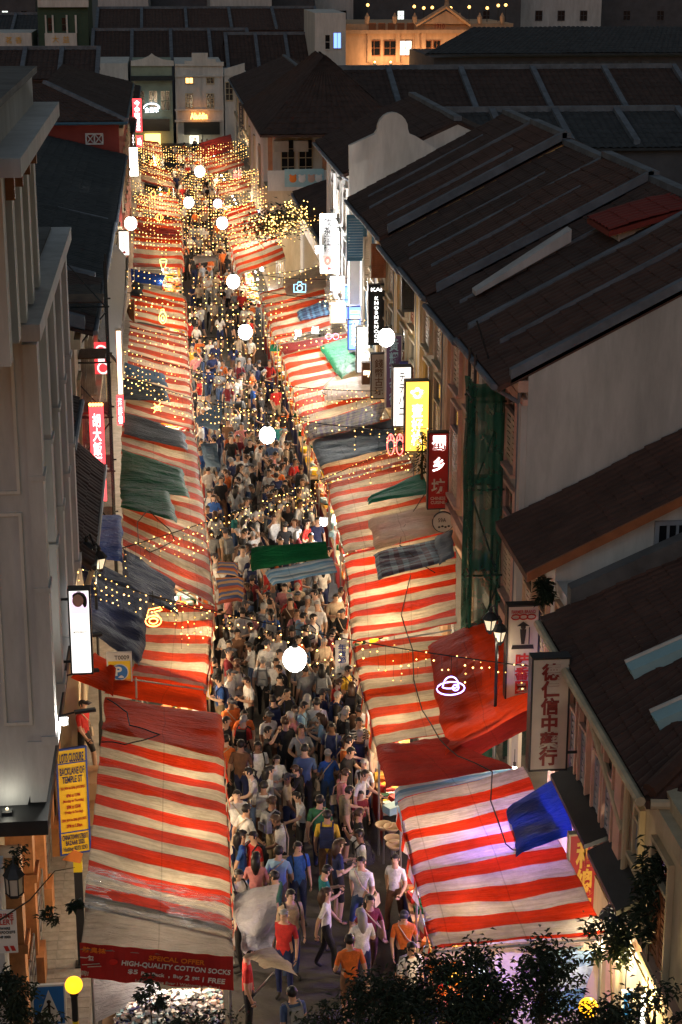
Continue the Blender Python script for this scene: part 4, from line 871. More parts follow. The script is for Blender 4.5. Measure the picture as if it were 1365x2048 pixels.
sign('black sign reading KNOB N KNOCK downwards', (739, 571, 767, 688), 57.8, M['sign_black'], [(V('KNOBNKNOCK'), .5, .58, .3, .78, tw, .02), ('KAI', .5, .07, .75, .06, tw, .02)], .22, M['dark_metal'], bracket=1)
sign('overexposed white lit box sign left of the goldsmith sign', (715, 654, 740, 744), 61.4, M['light_panel_soft'], [(V('この'), .7, .45, .3, .3, M['sign_beige'])], .3, M['dark_metal'], bracket=1)
sign('small square white lit box sign below the floodlight', (663, 611, 691, 645), 64, M['light_panel_warm'], (), .3, M['sign_beige'], bracket=1)
sign('upper blue lit sign with pale characters', (691, 573, 714, 640), 66, M['light_blue'], [(V('海人蔘'), .5, .4, .62, .7, M['text_white'], .01)], .25, M['ink_blue'], bracket=1)
sign('lower blue lit sign with a yellow bowl mark', (698, 614, 722, 698), 64.2, M['light_blue'], [('一', .5, .12, .7, .06, M['neon_yellow'], .03), (V('沙茶坊'), .5, .6, .6, .65, tw, .01), ('ᴗ', .5, .26, .7, .1, M['neon_yellow'], .02)], .25, M['ink_blue'], bracket=1)
t, w, h = sign('tall white tea restaurant sign with black characters and red arrow', (643, 431, 668, 545), 74.8, M['sign_white'], [(V('飲茶酒樓'), .5, .34, .62, .58, tb, .02), ('→', .5, .92, .6, .06, tr, .03)], .3, M['light_panel'], bracket=1)
m = MB().box(-w*.36, -.02, h*.12, w*.36, -.002, h*.3); part(t, 'red_badge', m, M['trim_pink']); text('◎', tr, t, (0, -.03, h*.21), w*.5, h*.14)
sign('tall lit white box sign beyond the tea restaurant sign', (684, 491, 698, 570), 74, M['light_panel'], (), .3)
sign('narrow black sign reading D SPAradise upwards', (508, 273, 522, 331), 131, M['sign_black'], [(V('DSPAradise'), .5, .5, .35, .85, M['sign_beige'])], .3, None, bracket=1)
sign('tall grey sign reading SERVICE PRODUCTS far down the right side', (478, 205, 495, 276), 150, M['concrete_dark'], [(V('PRODUCTS'), .68, .5, .25, .92, M['sign_beige']), (V('SERVICE'), .25, .5, .25, .8, M['sign_beige'])], .3, M['sign_beige'], bracket=1)
sign('tan menu box by the far right stalls', (549, 381, 584, 424), 100.2, M['trim_pink'], [('○', .5, .5, .25, .2, tm)], .3, M['wood'])
sign('small blue street plate by the far right stalls', (503, 418, 522, 432), 108, M['ink_blue'], [('TEMPLE ST', .5, .35, .8, .3, tw), ('', .5, .8, .6, .2, tw)], .06, M['paint_yellow'])
sign('small red sign with white letters by the netting', (889, 1112, 903, 1131), 42.5, M['sign_red'], [(V('CHI'), .5, .5, .4, .8, tw)], .1, None)
t, w, h = sign('tall red board with gold characters at the right pavement', (1142, 1672, 1191, 1900), 26.2, M['banner_red'], [(V('和總匯'), .5, .4, .6, .72, tg, .03)], .12, M['wall_cream'])
sign('small white banner sign with red emblem over the crowd', (671, 1282, 698, 1345), 38.4, M['sign_white'], [(V('年貨節'), .5, .4, .6, .6, M['ink_blue'], .01), ('SALE', .5, .85, .7, .12, M['sign_teal'])], .03, None)
# left side, near to far
t, w, h = sign('yellow LOTS CLOSURE notice with blue border on a pole', (114, 1500, 180, 1703), 31.6, M['sign_yellow'], [('LOTS CLOSURE', .5, .075, .86, .085, M['ink_navy'], .02), ('BACKLANE OF', .5, .205, .88, .07, M['ink_navy'], .015), ('TEMPLE ST', .5, .285, .72, .065, M['ink_navy'], .015),
  ('9th JAN to 27th JAN 2025', .5, .37, .86, .035, M['ink_red']), ('4PM to 11PM', .5, .44, .5, .035, M['ink_red']), ('(Monday to Thursday)', .5, .495, .76, .035, M['ink_red']), ('2PM to 12AM', .5, .55, .5, .035, M['ink_red']), ('(Friday to Sunday)', .5, .605, .66, .035, M['ink_red']),
  ('28th JAN to 29th JAN 2025', .5, .68, .88, .035, M['ink_red']), ('2PM to 1.30am', .5, .735, .56, .035, M['ink_red']), ('CHINATOWN STREET', .5, .845, .92, .05, M['ink_navy'], .012), ('BAZAAR 2025', .5, .9, .68, .045, M['ink_navy'], .012), ('Hotline: 9273 1293', .5, .958, .86, .042, M['ink_navy'], .008)], .03, M['ink_blue'], rz=R(14))
m = MB().box(-w/2, -.012, h*.868, w/2, -.002, h*.878).box(-w/2, -.012, h*.2, w/2, -.002, h*.21); part(t, 'rule', m, M['ink_blue'])
part(t, 'post', MB().tube([(w*.1, .06, h*.9), (w*.1, .06, -t.location.z+.1)], .025, 8), M['metal_pole'])
t, w, h = sign('car park sign with a white P in a blue disc, code T0009', (216, 1308, 263, 1370), 35.5, M['sign_yellow'], [('T0009', .62, .12, .66, .13, tb, .01)], .04, M['sign_white'])
part(t, 'code_plate', MB().box(-w/2, -.006, h*.77, w/2, -.001, h), M['sign_white']); m = MB().box(-w/2, -.005, 0, w/2, -.001, h*.2); part(t, 'orange_field', m, M['sign_orange'])
m = MB().lathe((0, 0, 0), [(.17, 0), (.17, .01)], 24); m.v = [Vector((v.x, -.012+v.z*.5, v.y+h*.42)) for v in m.v]; part(t, 'disc', m, M['sign_blue'])
m = MB().tube([(.175*math.cos(q*.2618), -.01, h*.42+.175*math.sin(q*.2618)) for q in range(25)], .012, 4); part(t, 'disc_rim', m, M['sign_white'])
text('P', M['sign_white'], t, (-.02, -.02, h*.46), .14, .2, bold=.03); m = MB().ball((.03, -.02, h*.27), .06, .005, .022).ball((.03, -.02, h*.29), .035, .005, .025); part(t, 'car_symbol', m, M['sign_white'])
part(t, 'rate_plate', MB().box(-w/2, -.006, -.32, w/2, .03, -.02), M['sign_white']); part(t, 'rate_patch', MB().box(-w*.25, -.012, -.2, w*.1, -.007, -.08), M['sign_yellow']); text('$1.20', tb, t, (-w*.08, -.016, -.17), .11, .05)
part(t, 'post', MB().tube([(0, .06, h*.9), (0, .06, -t.location.z+.02)], .03, 8), M['metal_pole'])
t, w, h = sign('tall lit white advertisement with a dark-haired portrait at its top', (138, 1182, 184, 1345), 31.0, M['light_panel_soft'], [('MOON BEAUTY', .5, .5, .7, .03, M['sign_beige'])], .2, M['dark_metal'], bracket=-1)
part(t, 'portrait_ground', MB().box(-w*.46, -.004, h*.72, w*.46, -.001, h*.985), M['light_lilac']); part(t, 'portrait_face', MB().ball((-.02, -.006, h*.88), .1, .006, .12), M['trim_pink']); part(t, 'portrait_hair', MB().ball((.0, -.002, h*.93), .14, .004, .1).ball((.1, -.002, h*.87), .05, .004, .14), M['ink_black'])
t, w, h = sign('tall red noodle house sign with white characters behind the scaffold', (178, 812, 214, 1002), 47.7, M['light_red'], [(V('胡大飯麵之家'), .5, .52, .6, .88, tw, .015)], .2, None, bracket=-1)
part(t, 'bulb_row', MB(), M['bulb_warm']) if False else None
m = MB(); [m.ball((-w/2+w*(i+.5)/5, -.06, h+.05), .045) for i in range(5)]; part(t, 'lamp_row', m, M['neon_orange'])
sign('red lit sign with white rings and a festive character', (187, 687, 219, 748), 58.5, M['light_red'], [('喜', .5, .4, .6, .4, tw), ('○', .5, .25, .8, .4, tw), ('○', .6, .8, .8, .4, tw)], .2, None, bracket=-1)
sign('small red lit sign with white characters by the scaffold post', (233, 793, 249, 850), 56, M['light_red'], [(V('海鮮樓'), .5, .5, .6, .9, tw, .01)], .2, None)
sign('blank tall lit white panel with a warm edge by the left wall', (233, 662, 246, 788), 59, M['light_panel_warm'], (), .25, M['sign_beige'])
sign('white sign reading GALLERY downwards with a red mark', (238, 463, 259, 510), 86, M['light_panel_soft'], [(V('GALLERY'), .5, .42, .22, .66, tb), ('◆', .5, .88, .4, .12, tr)], .3, M['sign_beige'], bracket=-1)
sign('blank lit white sign under the far red sign', (258, 295, 277, 352), 117.8, M['light_panel'], (), .4, M['dark_metal'], bracket=-1)
sign('tall bright red sign with white characters, far left end of the street', (265, 198, 285, 264), 135, M['light_red'], [(V('今金龍餐館'), .5, .5, .66, .92, tw, .02)], .4, None, bracket=-1)
sign('small red sign with a white kana under the tall red one', (273, 272, 286, 294), 130, M['light_red'], [('め', .5, .5, .7, .7, tw, .02)], .3, None)
sign('narrow black and white sign beside the kana sign', (262, 268, 272, 292), 131, M['sign_black'], [(V('SUSHI'), .5, .5, .4, .85, tw)], .3, None)
a = py(398, 234, 177.2); t = thing('neon_sign', 'glowing amber script sign over the shop at the street end', 'sign', a); text('Aladdin', M['neon_orange'], t, (0, -.1, .1), 1.6, .6, name='script', bold=.03)
a = py(304, 224, 177.2); t = thing('cut_letter_sign', 'white fan-shaped cut letters on the dark street-end house', 'sign', a); text('金翡翠', M['light_cool'], t, (0, -.2, .2), 1.3, .5); 
m = MB(); m.tube([(.75*math.cos(math.pi*q/10), -.2, .35+.45*math.sin(math.pi*q/10)) for q in range(11)], .05, 4); part(t, 'arch', m, M['light_cool'])
t, w, h = sign('lit amber shop doorway at the street end', (290, 268, 322, 290), 177, M['light_amber'], (), .2, cat='doorway', name='lit_doorway')
sign('lit red and cream menu board at the street end', (380, 272, 398, 287), 176.8, M['light_panel_warm'], [('MENU', .5, .2, .7, .3, tr)], .2)
# pavement signs at the bottom
t, w, h = sign('white CRIME ALERT notice with red heading on the near wall', (-22, 1822, 37, 1905), 23.78, M['sign_white'], [('CRIME', .55, .13, .7, .12, M['ink_red'], .015), ('ALERT', .55, .27, .7, .12, M['ink_red'], .015), ('BEWARE', .5, .42, .5, .06, tb), ('PICKPOCKETS', .55, .51, .76, .06, tb), ('8549 0000', .5, .62, .5, .06, tb)], .02, None)
m = MB().poly([(w*.05, -.01, h*.05), (w*.2, -.01, h*.05), (w*.12, -.01, h*.17), (-.03*w, -.01, h*.17)], .005).poly([(w*.28, -.01, h*.05), (w*.43, -.01, h*.05), (w*.35, -.01, h*.17), (.2*w, -.01, h*.17)], .005); part(t, 'arrow_print', m, M['ink_red'])
for (lab, rect, Yz) in (('blue zebra crossing sign with a walking figure, bottom left corner', (66, 1974, 131, 2046), 25.4), ('blue zebra crossing sign behind leaves, bottom right corner', (1248, 1985, 1302, 2052), 23.5)):
    t, w, h = sign(lab, rect, Yz, M['sign_blue'], (), .03, M['sign_white'])
    part(t, 'triangle', MB().poly([(-w*.4, -.01, h*.06), (w*.4, -.01, h*.06), (0, -.01, h*.9)], .008), M['sign_white'])
    m = MB().ball((0, -.016, h*.6), .035, .006, .035).tube([(0, -.016, h*.55), (.0, -.016, h*.32)], .028, 4).tube([(0, -.016, h*.34), (-.06, -.016, h*.12)], .018, 4).tube([(0, -.016, h*.34), (.06, -.016, h*.12)], .018, 4).tube([(-.08, -.016, h*.4), (0, -.016, h*.52), (.08, -.016, h*.4)], .014, 4); part(t, 'walker_symbol', m, tb)
    part(t, 'post', MB().tube([(w*.3, .05, h*.6), (w*.3, .05, -t.location.z+.08)], .03, 8), M['metal_pole'])
for (lab, (cx, cy), Yb, rr) in (('yellow beacon globe on a black and yellow banded post, bottom left', (148, 1970), 25.0, 17), ('yellow beacon globe behind leaves at the bottom right', (1177, 2015), 23.2, 19)):
    Yb -= 2.2 if cx < 500 else 0; c = py(cx, cy, Yb); r = rr*(_C-c).length/FPX; t = thing('crossing_beacon', lab, 'beacon', (c.x, c.y, 0), 0, 'crossing beacons')
    MB().ball(c, r, r, r, 20, 14).build('globe', M['light_beacon'], t, True); MB().lathe((c.x, c.y, c.z-r-.04), [(.06, 0), (.06, .06)], 10).build('collar', M['dark_metal'], t)
    n = max(2, int((c.z-r)/.4)); 
    for k in range(n): MB().lathe((c.x, c.y, 0), [(.045, (c.z-r)*k/n), (.045, (c.z-r)*(k+1)/n-.002)], 12).build('post_band', M['paint_yellow' if k % 2 == (n % 2) else 'sign_black'], t)
# banner of the nearest stall
A, B = pz(160, 1880, 2.5), pz(466, 1908, 2.12); w = B.x-A.x; t = thing('stall_banner', 'dark red SPEICAL OFFER cotton socks banner hung below the nearest left awning', 'banner', ((A.x+B.x)/2, min(A.y, B.y)-.08, 1.5))
bm_ = MB(); zt = lambda s: (A.z-1.5)+(B.z-A.z)*s; hb = .62
for i in range(25):
    s = i/24
    for j in range(5): bm_.v.append(Vector((-w/2+w*s, .025*math.sin(s*17)*j/4+.015*math.sin(s*40), zt(s)-hb*j/4*(1-.05*s))))
for i in range(24):
    for j in range(4): k = i*5+j; bm_.face((k, k+1, k+6, k+5))
part(t, 'cloth', bm_, M['banner_red'])
tilt = math.atan2(B.z-A.z, w)
for (s, x, v, ww, hh, mm) in (('SPEICAL OFFER', .63, .2, .37, .13, M['ink_orange']), ('HIGH-QUALITY COTTON SOCKS', .625, .42, .72, .16, M['sign_white']), ('$5', .34, .64, .065, .14, M['sign_white']), ('Per Pack', .47, .66, .155, .1, M['sign_white']), (',', .575, .7, .01, .05, M['sign_white']), ('Buy', .635, .67, .065, .12, M['sign_white']), ('2', .695, .67, .03, .14, M['sign_white']), ('get', .75, .67, .05, .12, M['sign_white']), ('1 FREE', .87, .68, .15, .14, M['sign_white']),
                      ('Lowest Price Ever ! Welcome to Buy !', .63, .88, .56, .09, M['sign_beige']), ('防臭袜', .095, .13, .15, .15, M['ink_orange']), ('一包', .045, .36, .09, .14, M['sign_white']), ('购!', .025, .8, .05, .14, M['sign_beige'])):
    o = text(s, mm, t, (-w/2+w*x, -.05, zt(x)-hb*v), w*ww, hb*hh, bold=.018, rot=(R(90), -tilt*-1 if False else 0, 0)); o.rotation_euler = (R(90), -tilt, 0)
m = MB()
for i, (u, v, l) in enumerate(((.06, .55, .1), (.09, .6, .09), (.1, .52, .05))): m.box(-w/2+w*(u-l/2), -.05, zt(u)-hb*v, -w/2+w*(u+l/2), -.045, zt(u)-hb*v+.012)
part(t, 'cloud_print', m, M['sign_beige']); m = MB().ball((-w/2+w*.215, -.05, zt(.2)-hb*.42), .07, .006, .055).tube([(-w/2+w*.215, -.05, zt(.2)-hb*.32), (-w/2+w*.215, -.05, zt(.2))], .004, 4); part(t, 'lantern_print', m, M['lantern_red'])
# ================================================================== strings of fairy lights
def curtain(label, a, b, sag, drop, seed, dx=.16, dz=.15, rad=.018, bulb='bulb_warm', keep=.8, ragged=.35):
    rs = random.Random(seed); a, b = Vector(a), Vector(b); L = (b-a).length; n = max(8, int(L/.4))
    P = lambda s: a.lerp(b, s)-Vector((0, 0, sag*4*s*(1-s)))
    t = thing('fairy_light_curtain', label, 'fairy lights', a, 0, 'curtains of warm fairy lights strung across the street')
    MB().tube([P(i/n) for i in range(n+1)], .012, 4).build('wire', M['cable'], t)
    bl, dn = MB(), MB(); k = int(L/dx); seg = [(.6+.4*noise.noise(Vector((i*.11, seed, 0)))*2) for i in range(k)]
    for i in range(k):
        p = P((i+.5)/k); dr = drop*max(.15, min(1.15, seg[i]+rs.uniform(-ragged, ragged)*.5)); m = int(dr/dz)
        if m < 1: continue
        w_ = [p+Vector((rs.uniform(-.02, .02), rs.uniform(-.03, .03), -dz*(q+rs.uniform(-.25, .25)))) for q in range(m+1)]
        dn.tube([w_[0], w_[-1]], .003, 3, cap=False)
        for q in w_:
            if rs.random() < keep: bl.octa(q, rad*rs.uniform(.6, 1.3), 1 if rs.random() < .35 else 0)
    dn.build('drop_wire', M['cable'], t)['kind'] = 'stuff'; rs.random(); bo = bl.build('bulb', [M[bulb], M['bulb_dim']], t); bo['kind'] = 'stuff'
    return t
XL, XR = -2.2, 6.9
def cross(y_l, y_r, z=5.2, zr=None): return pz(0, 0, 1) if False else (Vector((XL, y_l, z)), Vector((XR, y_r, zr or z)))
def at_px(l, r): return px(l[0], l[1], XL), px(r[0], r[1], XR)
curtain('fairy light curtain carrying the hat-shaped neon, nearest the camera', pz(300, 1190, 4.8), pz(1072, 1334, 4.8), .15, .85, 1, .16, .16, .017, keep=.6)
curtain('fairy light curtain hung diagonally above the green crowd sheet', pz(245, 1096, 4.6), pz(905, 838, 4.6), .25, .85, 2, .17, .16, .016, keep=.75)
curtain('tangled fairy lights over the navy sheet on the left', pz(150, 1130, 4.4), pz(420, 1225, 4.2), .1, .9, 3, .17, .17, .018, keep=.75)
curtain('fairy light icicles beside the slipper neon', pz(430, 800, 5.0), pz(880, 856, 5.0), .3, .75, 4, .24, .13, .017, keep=.85, ragged=.9)
curtain('fairy lights over the faded left awning and the tied slate sheet', pz(246, 700, 4.6), pz(760, 782, 4.8), .35, 1.1, 5, .19, .18, .019, keep=.8)
curtain('fairy lights hanging past the orange starburst neon', pz(245, 745, 4.3), pz(620, 835, 4.5), .3, 1.0, 6, .2, .19, .02)
curtain('fairy light curtain by the pink spectacles neon', pz(258, 655, 5.0), pz(735, 640, 5.2), .5, 1.1, 7, .2, .19, .022)
curtain('fairy light curtain crossing below the blue camera neon', pz(255, 585, 5.0), pz(700, 580, 5.2), .5, 1.3, 8, .2, .2, .024)
curtain('fairy light curtain level with the floodlight', pz(250, 540, 5.0), pz(690, 520, 5.0), .5, 1.2, 9, .22, .21, .025)
curtain('fairy light curtain level with the tea restaurant sign', pz(252, 460, 5.2), pz(648, 425, 5.4), .6, 1.3, 10, .18, .18, .025, keep=.9)
curtain('fairy light curtain past the second globe lantern', pz(258, 415, 5.2), pz(640, 440, 5.2), .5, 1.2, 11, .19, .19, .025, keep=.9)
curtain('thick fairy light curtain below the red lantern neon', pz(264, 362, 5.2), pz(535, 372, 5.4), .7, 1.5, 12, .17, .17, .026, keep=.9)
curtain('second thick fairy light curtain down the street', pz(268, 385, 4.8), pz(525, 392, 5.2), .6, 1.2, 13, .17, .17, .026, keep=.9)
curtain('thick fairy light curtain by the spa sign', pz(272, 312, 5.0), pz(530, 335, 5.2), .7, 1.5, 14, .17, .17, .028, keep=.9)
curtain('farthest fairy light curtain at the street end', pz(280, 284, 5.0), pz(500, 275, 5.4), .5, 1.3, 15, .17, .17, .028, keep=.9)
curtain('fairy light curtain just before the street end', pz(276, 296, 4.6), pz(510, 292, 5.0), .7, 1.0, 16, .18, .18, .028, keep=.9)
for i, (a, b, z, lab) in enumerate((((95, 400), (900, 1185), 5, 'bare black cable hanging over the nearest awnings'), ((515, 548), (700, 556), 5.3, 'bare cable before the floodlight'), ((430, 565), (700, 600), 5.2, 'bare cable by the camera neon'))):
    if i == 0: continue
    A, B = pz(a[0], a[1], z), pz(b[0], b[1], z); MB().tube([A.lerp(B, q/12)-Vector((0, 0, .5*q/12*(1-q/12))) for q in range(13)], .014, 4).top('overhead_cable', M['cable'], lab, 'cable')
# cables lying on the awnings
def on_awning(label, pts, z):
    P = [pz(x, y, z+dz) for x, y, dz in pts]; Q = []
    for i in range(len(P)-1):
        for k in range(4):
            t_ = k/4; Q.append(P[i].lerp(P[i+1], t_)+Vector((0, 0, .02*math.sin(i*3+k))))
    Q.append(P[-1]); MB().tube(Q, .013, 5).top('loose_cable', M['cable'], label, 'cable', 'cables lying over the awnings')
on_awning('thin black cable looping over the nearest left awning', [(215, 1398, .1), (255, 1425, .08), (260, 1450, .08), (320, 1470, .04), (250, 1488, .06), (203, 1484, .12)], 2.86)
on_awning('long black cable winding down the right awnings', [(852, 985, .35), (805, 1060, .2), (800, 1090, .2), (835, 1120, .25), (870, 1145, .3)], 2.65)
on_awning('black cable crossing the hat neon awning and dark red sheet', [(822, 1150, .3), (803, 1230, .22), (826, 1300, .22), (828, 1360, .2), (845, 1420, .2), (880, 1480, .3), (915, 1510, .35), (985, 1545, .35), (982, 1600, .3), (1012, 1690, .36), (1032, 1700, .4)], 2.65)
on_awning('black cable on the longest left awning below the green sheets', [(298, 1020, .3), (275, 1045, .3), (278, 1090, .3), (300, 1105, .25), (350, 1080, .2), (340, 1060, .2), (300, 1022, .3)], 2.75)
on_awning('black cable looped on the right awning by the coin shop sign', [(640, 690, .2), (655, 720, .2), (680, 745, .25), (650, 770, .2), (645, 785, .2), (670, 800, .2), (735, 798, .4)], 2.6)
# ================================================================== hanging lanterns and neon shapes
for i, (x, y, r, z, mm, lab) in enumerate(((590, 1318, 24, 4.4, 'lantern_white', 'biggest white globe lantern, nearest the camera'), (535, 870, 16, 4.5, 'lantern_white', 'white globe lantern over the middle of the crowd'), (491, 664, 14, 4.5, 'lantern_white', 'white globe lantern above the crowd level with the spectacles neon'),
        (467, 563, 13, 4.6, 'lantern_white', 'white globe lantern level with the blue side sheet'), (445, 446, 11, 4.8, 'lantern_white', 'white globe lantern left of the fir garland awning'), (436, 407, 8, 4.8, 'lantern_violet', 'small violet-white lantern far down the street'),
        (378, 405, 10, 4.8, 'lantern_white', 'tall white lantern beside the violet one'), (400, 343, 10, 4.8, 'lantern_white', 'farthest white globe lantern'), (773, 675, 17, 4.2, 'lantern_white', 'white globe lamp behind the goldsmith sign'), (262, 447, 12, 4.4, 'lantern_white', 'white globe lamp over the gallery sign'))):
    c = pz(x, y, z) if i not in (8, 9) else px(x, y, 6.1 if i == 8 else -1.75); r_ = r*(_C-c).length/FPX; t = thing('globe_lantern', lab, 'lantern', c, 0, 'white globe lanterns strung over the street')
    m = MB(); m.ball((0, 0, 0), r_, r_, r_*1.12, 10, 7); part(t, 'shade', m, M[mm]); m = MB().tube([(0, 0, r_*1.1), (0, 0, r_*1.1+.5)], .012, 4).lathe((0, 0, r_*1.05), [(r_*.3, 0), (r_*.25, .06)], 8); part(t, 'hanger', m, M['cable'])
    m = MB(); [m.tube([(r_*1.01*math.cos(q)*math.sin(s*math.pi/8), r_*1.01*math.sin(q)*math.sin(s*math.pi/8), r_*1.13*math.cos(s*math.pi/8)) for s in range(9)], .008, 4) for q in [k*math.pi/3 for k in range(6)]]; part(t, 'rib', m, M['metal_pole'])
def neon(label, x, y, z, size, mat, strokes, mat2=None):
    c = pz(x, y, z); s = size*(_C-c).length/FPX; t = thing('neon_ornament', label, 'neon light', c, 0, 'neon shapes hung on the fairy light wires')
    m = MB()
    for st in strokes: m.tube([(a*s, 0, b*s) for a, b in st], max(.012, s*.05), 6)
    part(t, 'tube', m, M[mat]); part(t, 'hanger', MB().tube([(0, 0, s), (0, 0, s+.35)], .008, 4), M['cable'])
def arc(cx, cy, rx, ry, a0=0, a1=360, n=16): return [(cx+rx*math.cos(R(a0+(a1-a0)*i/n)), cy+ry*math.sin(R(a0+(a1-a0)*i/n))) for i in range(n+1)]
neon('violet-blue neon sun hat on the red sheet', 902, 1373, 4.1, 28, 'neon_violet', [arc(0, -.15, 1, .5), arc(0, .05, .55, .7, 0, 180), arc(.35, -.1, .22, .22), arc(-.05, 0, .55, .15, 180, 360)])
neon('orange-white neon treasure knot, nearest on the left', 307, 1234, 4.2, 21, 'neon_orange', [arc(0, -.4, .75, .55), arc(0, -.4, .4, .28), [(-.6, .1), (-.4, .75), (.7, .95), (.85, .7), (.1, .5), (.5, .1)]])
neon('pair of red neon slippers', 791, 889, 4.3, 24, 'neon_red', [arc(-.38, .0, .3, .9), arc(.38, 0, .3, .9), arc(-.38, .1, .28, .3, 0, 180), arc(.38, .1, .28, .3, 0, 180), [(-.38, .85), (-.38, .4)], [(.38, .85), (.38, .4)]])
neon('pink neon spectacles over the right stalls', 665, 673, 4.4, 14, 'neon_pink', [arc(-.5, 0, .42, .42), arc(.5, 0, .42, .42), arc(0, .1, .12, .15, 0, 180)])
neon('blue neon camera over the right awnings', 600, 575, 4.6, 13, 'neon_blue', [[(-.9, -.7), (.9, -.7), (.9, .5), (.35, .5), (.25, .85), (-.25, .85), (-.35, .5), (-.9, .5), (-.9, -.7)], arc(0, -.1, .42, .42)])
neon('yellow-green neon bottle over the left awnings', 326, 634, 4.6, 14, 'neon_green', [arc(0, -.1, .5, .85), [(-.2, .75), (-.2, 1.1), (.2, 1.1), (.2, .75)], arc(0, -.2, .22, .4)])
neon('orange neon starburst over the left awnings', 315, 816, 4.4, 12, 'neon_orange', [[(-1, 0), (1, .3)], [(-.6, -.8), (.6, .9)], [(.6, -.6), (-.5, .8)], arc(0, 0, .5, .4)])
neon('small neon red lantern on the left', 319, 435, 4.8, 9, 'neon_orange', [arc(0, 0, .8, .7), arc(0, 0, .35, .7), [(0, .7), (0, 1.1)], [(0, -.7), (0, -1.2)]])
neon('small neon drum over the left awnings', 327, 526, 4.7, 10, 'neon_green', [arc(0, .5, .7, .3), [(-.7, .5), (-.3, -1)], [(.7, .5), (.3, -1)]])
neon('small orange neon goldfish far left', 307, 390, 4.8, 9, 'neon_orange', [arc(0, .2, .5, .7), [(-.5, -.8), (0, -.4), (.5, -.8)]])
neon('red neon double-happiness character', 475, 349, 5.0, 10, 'neon_red', [[(-.8, .6), (-.1, .6)], [(.1, .6), (.8, .6)], [(-.45, .9), (-.45, -.9)], [(.45, .9), (.45, -.9)], [(-.8, 0), (.8, 0)], arc(-.45, -.4, .3, .3), arc(.45, -.4, .3, .3)])
neon('farthest orange neon flower', 313, 318, 4.8, 7, 'neon_orange', [arc(0, 0, .8, .8), arc(0, 0, .3, .3), [(-.8, 0), (.8, 0)], [(0, -.8), (0, .8)]])
def flood(label, p, col, e, r, mat, aim=None):
    t = thing('floodlight', label, 'lamp', p); part(t, 'lens', MB().ball((0, 0, 0), r, r, r, 10, 8), M[mat]); part(t, 'housing', MB().box(-r*1.2, r*.6, -r*1.2, r*1.2, r*1.5, r*1.2), M['dark_metal'])
    l = bpy.data.lights.new('lamp_light', 'POINT'); l.energy = e; l.color = col; l.shadow_soft_size = r; o = bpy.data.objects.new('lamp_light', l); COL.objects.link(o); o.parent = t; o.location = (0, -r*1.6, 0)
flood('dazzling white floodlight below the tea restaurant sign', px(676, 568, 6.3), (1, .97, .92), 1500, .22, 'tube_white')
flood('white floodlight on the left blue sheet', px(311, 553, -1.0), (.95, .97, 1), 120, .13, 'tube_white')
flood('white lamp under the fir garland awning', px(524, 538, 5.0), (.95, .97, 1), 240, .1, 'tube_white')
flood('left of two white lamps beyond the spectacles stall', px(597, 667, 4.6), (1, .95, .85), 170, .1, 'tube_white')
flood('right of two white lamps beyond the spectacles stall', px(632, 661, 5.0), (1, .95, .85), 170, .1, 'tube_white')
flood('bright lamp inside the stall before the green crowd sheet', px(648, 1045, 4.2), (1, .95, .88), 130, .1, 'tube_white')
flood('small bright lamp on the canopy of the corner building', px(128, 1444, -1.85), (1, .97, .85), 60, .06, 'tube_white')
flood('white lamp under the awning near the tea sign', px(640, 500, 6.2), (.95, .97, 1), 700, .14, 'tube_white')
# violet shop light inside the nearest right stall
t = thing('shop_lamp', 'violet tube lamp inside the nearest right stall', 'lamp', (5.75, 27.6, 2.25)); part(t, 'tube', MB().tube([(0, -.6, 0), (0, .6, 0)], .03, 8), M['neon_violet'])
l = bpy.data.lights.new('lamp_light', 'POINT'); l.energy = 190; l.color = (.3, .16, 1); l.shadow_soft_size = .2; o = bpy.data.objects.new('lamp_light', l); COL.objects.link(o); o.parent = t; o.location = (0, 0, -.08)
# lamps seen along the terrace far off, and the amber uplights of the pediment building
for i, (x, y) in enumerate(((736, 10), (829, 13), (848, 16), (865, 15), (902, 16), (939, 14), (975, 16), (997, 11), (1012, 10))):
    p = py(x, y, 195); t = thing('terrace_lamp', ORD[i].replace('farthest', 'first')+' amber lamp from the left on the distant terrace', 'lamp', p, 0, 'amber lamps on the distant terrace'); part(t, 'bulb', MB().ball((0, 0, 0), .16, nu=8, nv=6), M['light_amber']); part(t, 'stem', MB().tube([(0, 0, -.16), (0, 0, -1.8)], .04, 5), M['dark_metal'])
for i, x in enumerate((750, 782, 836, 880, 935)):
    p = py(x, 124, 188.5); t = thing('uplight', ORD[i].replace('farthest', 'first')+' amber uplight from the left on the pediment building', 'lamp', p, 0, 'amber uplights of the pediment building'); part(t, 'housing', MB().box(-.15, -.1, -.3, .15, .1, -.12), M['dark_metal']); part(t, 'lens', MB().ball((0, 0, 0), .1, nu=6, nv=5), M['light_amber'])
    l = bpy.data.lights.new('lamp_light', 'POINT'); l.energy = 120; l.color = (1, .56, .26); l.shadow_soft_size = .1; o = bpy.data.objects.new('lamp_light', l); COL.objects.link(o); o.parent = t; o.location = (0, -.3, .15)
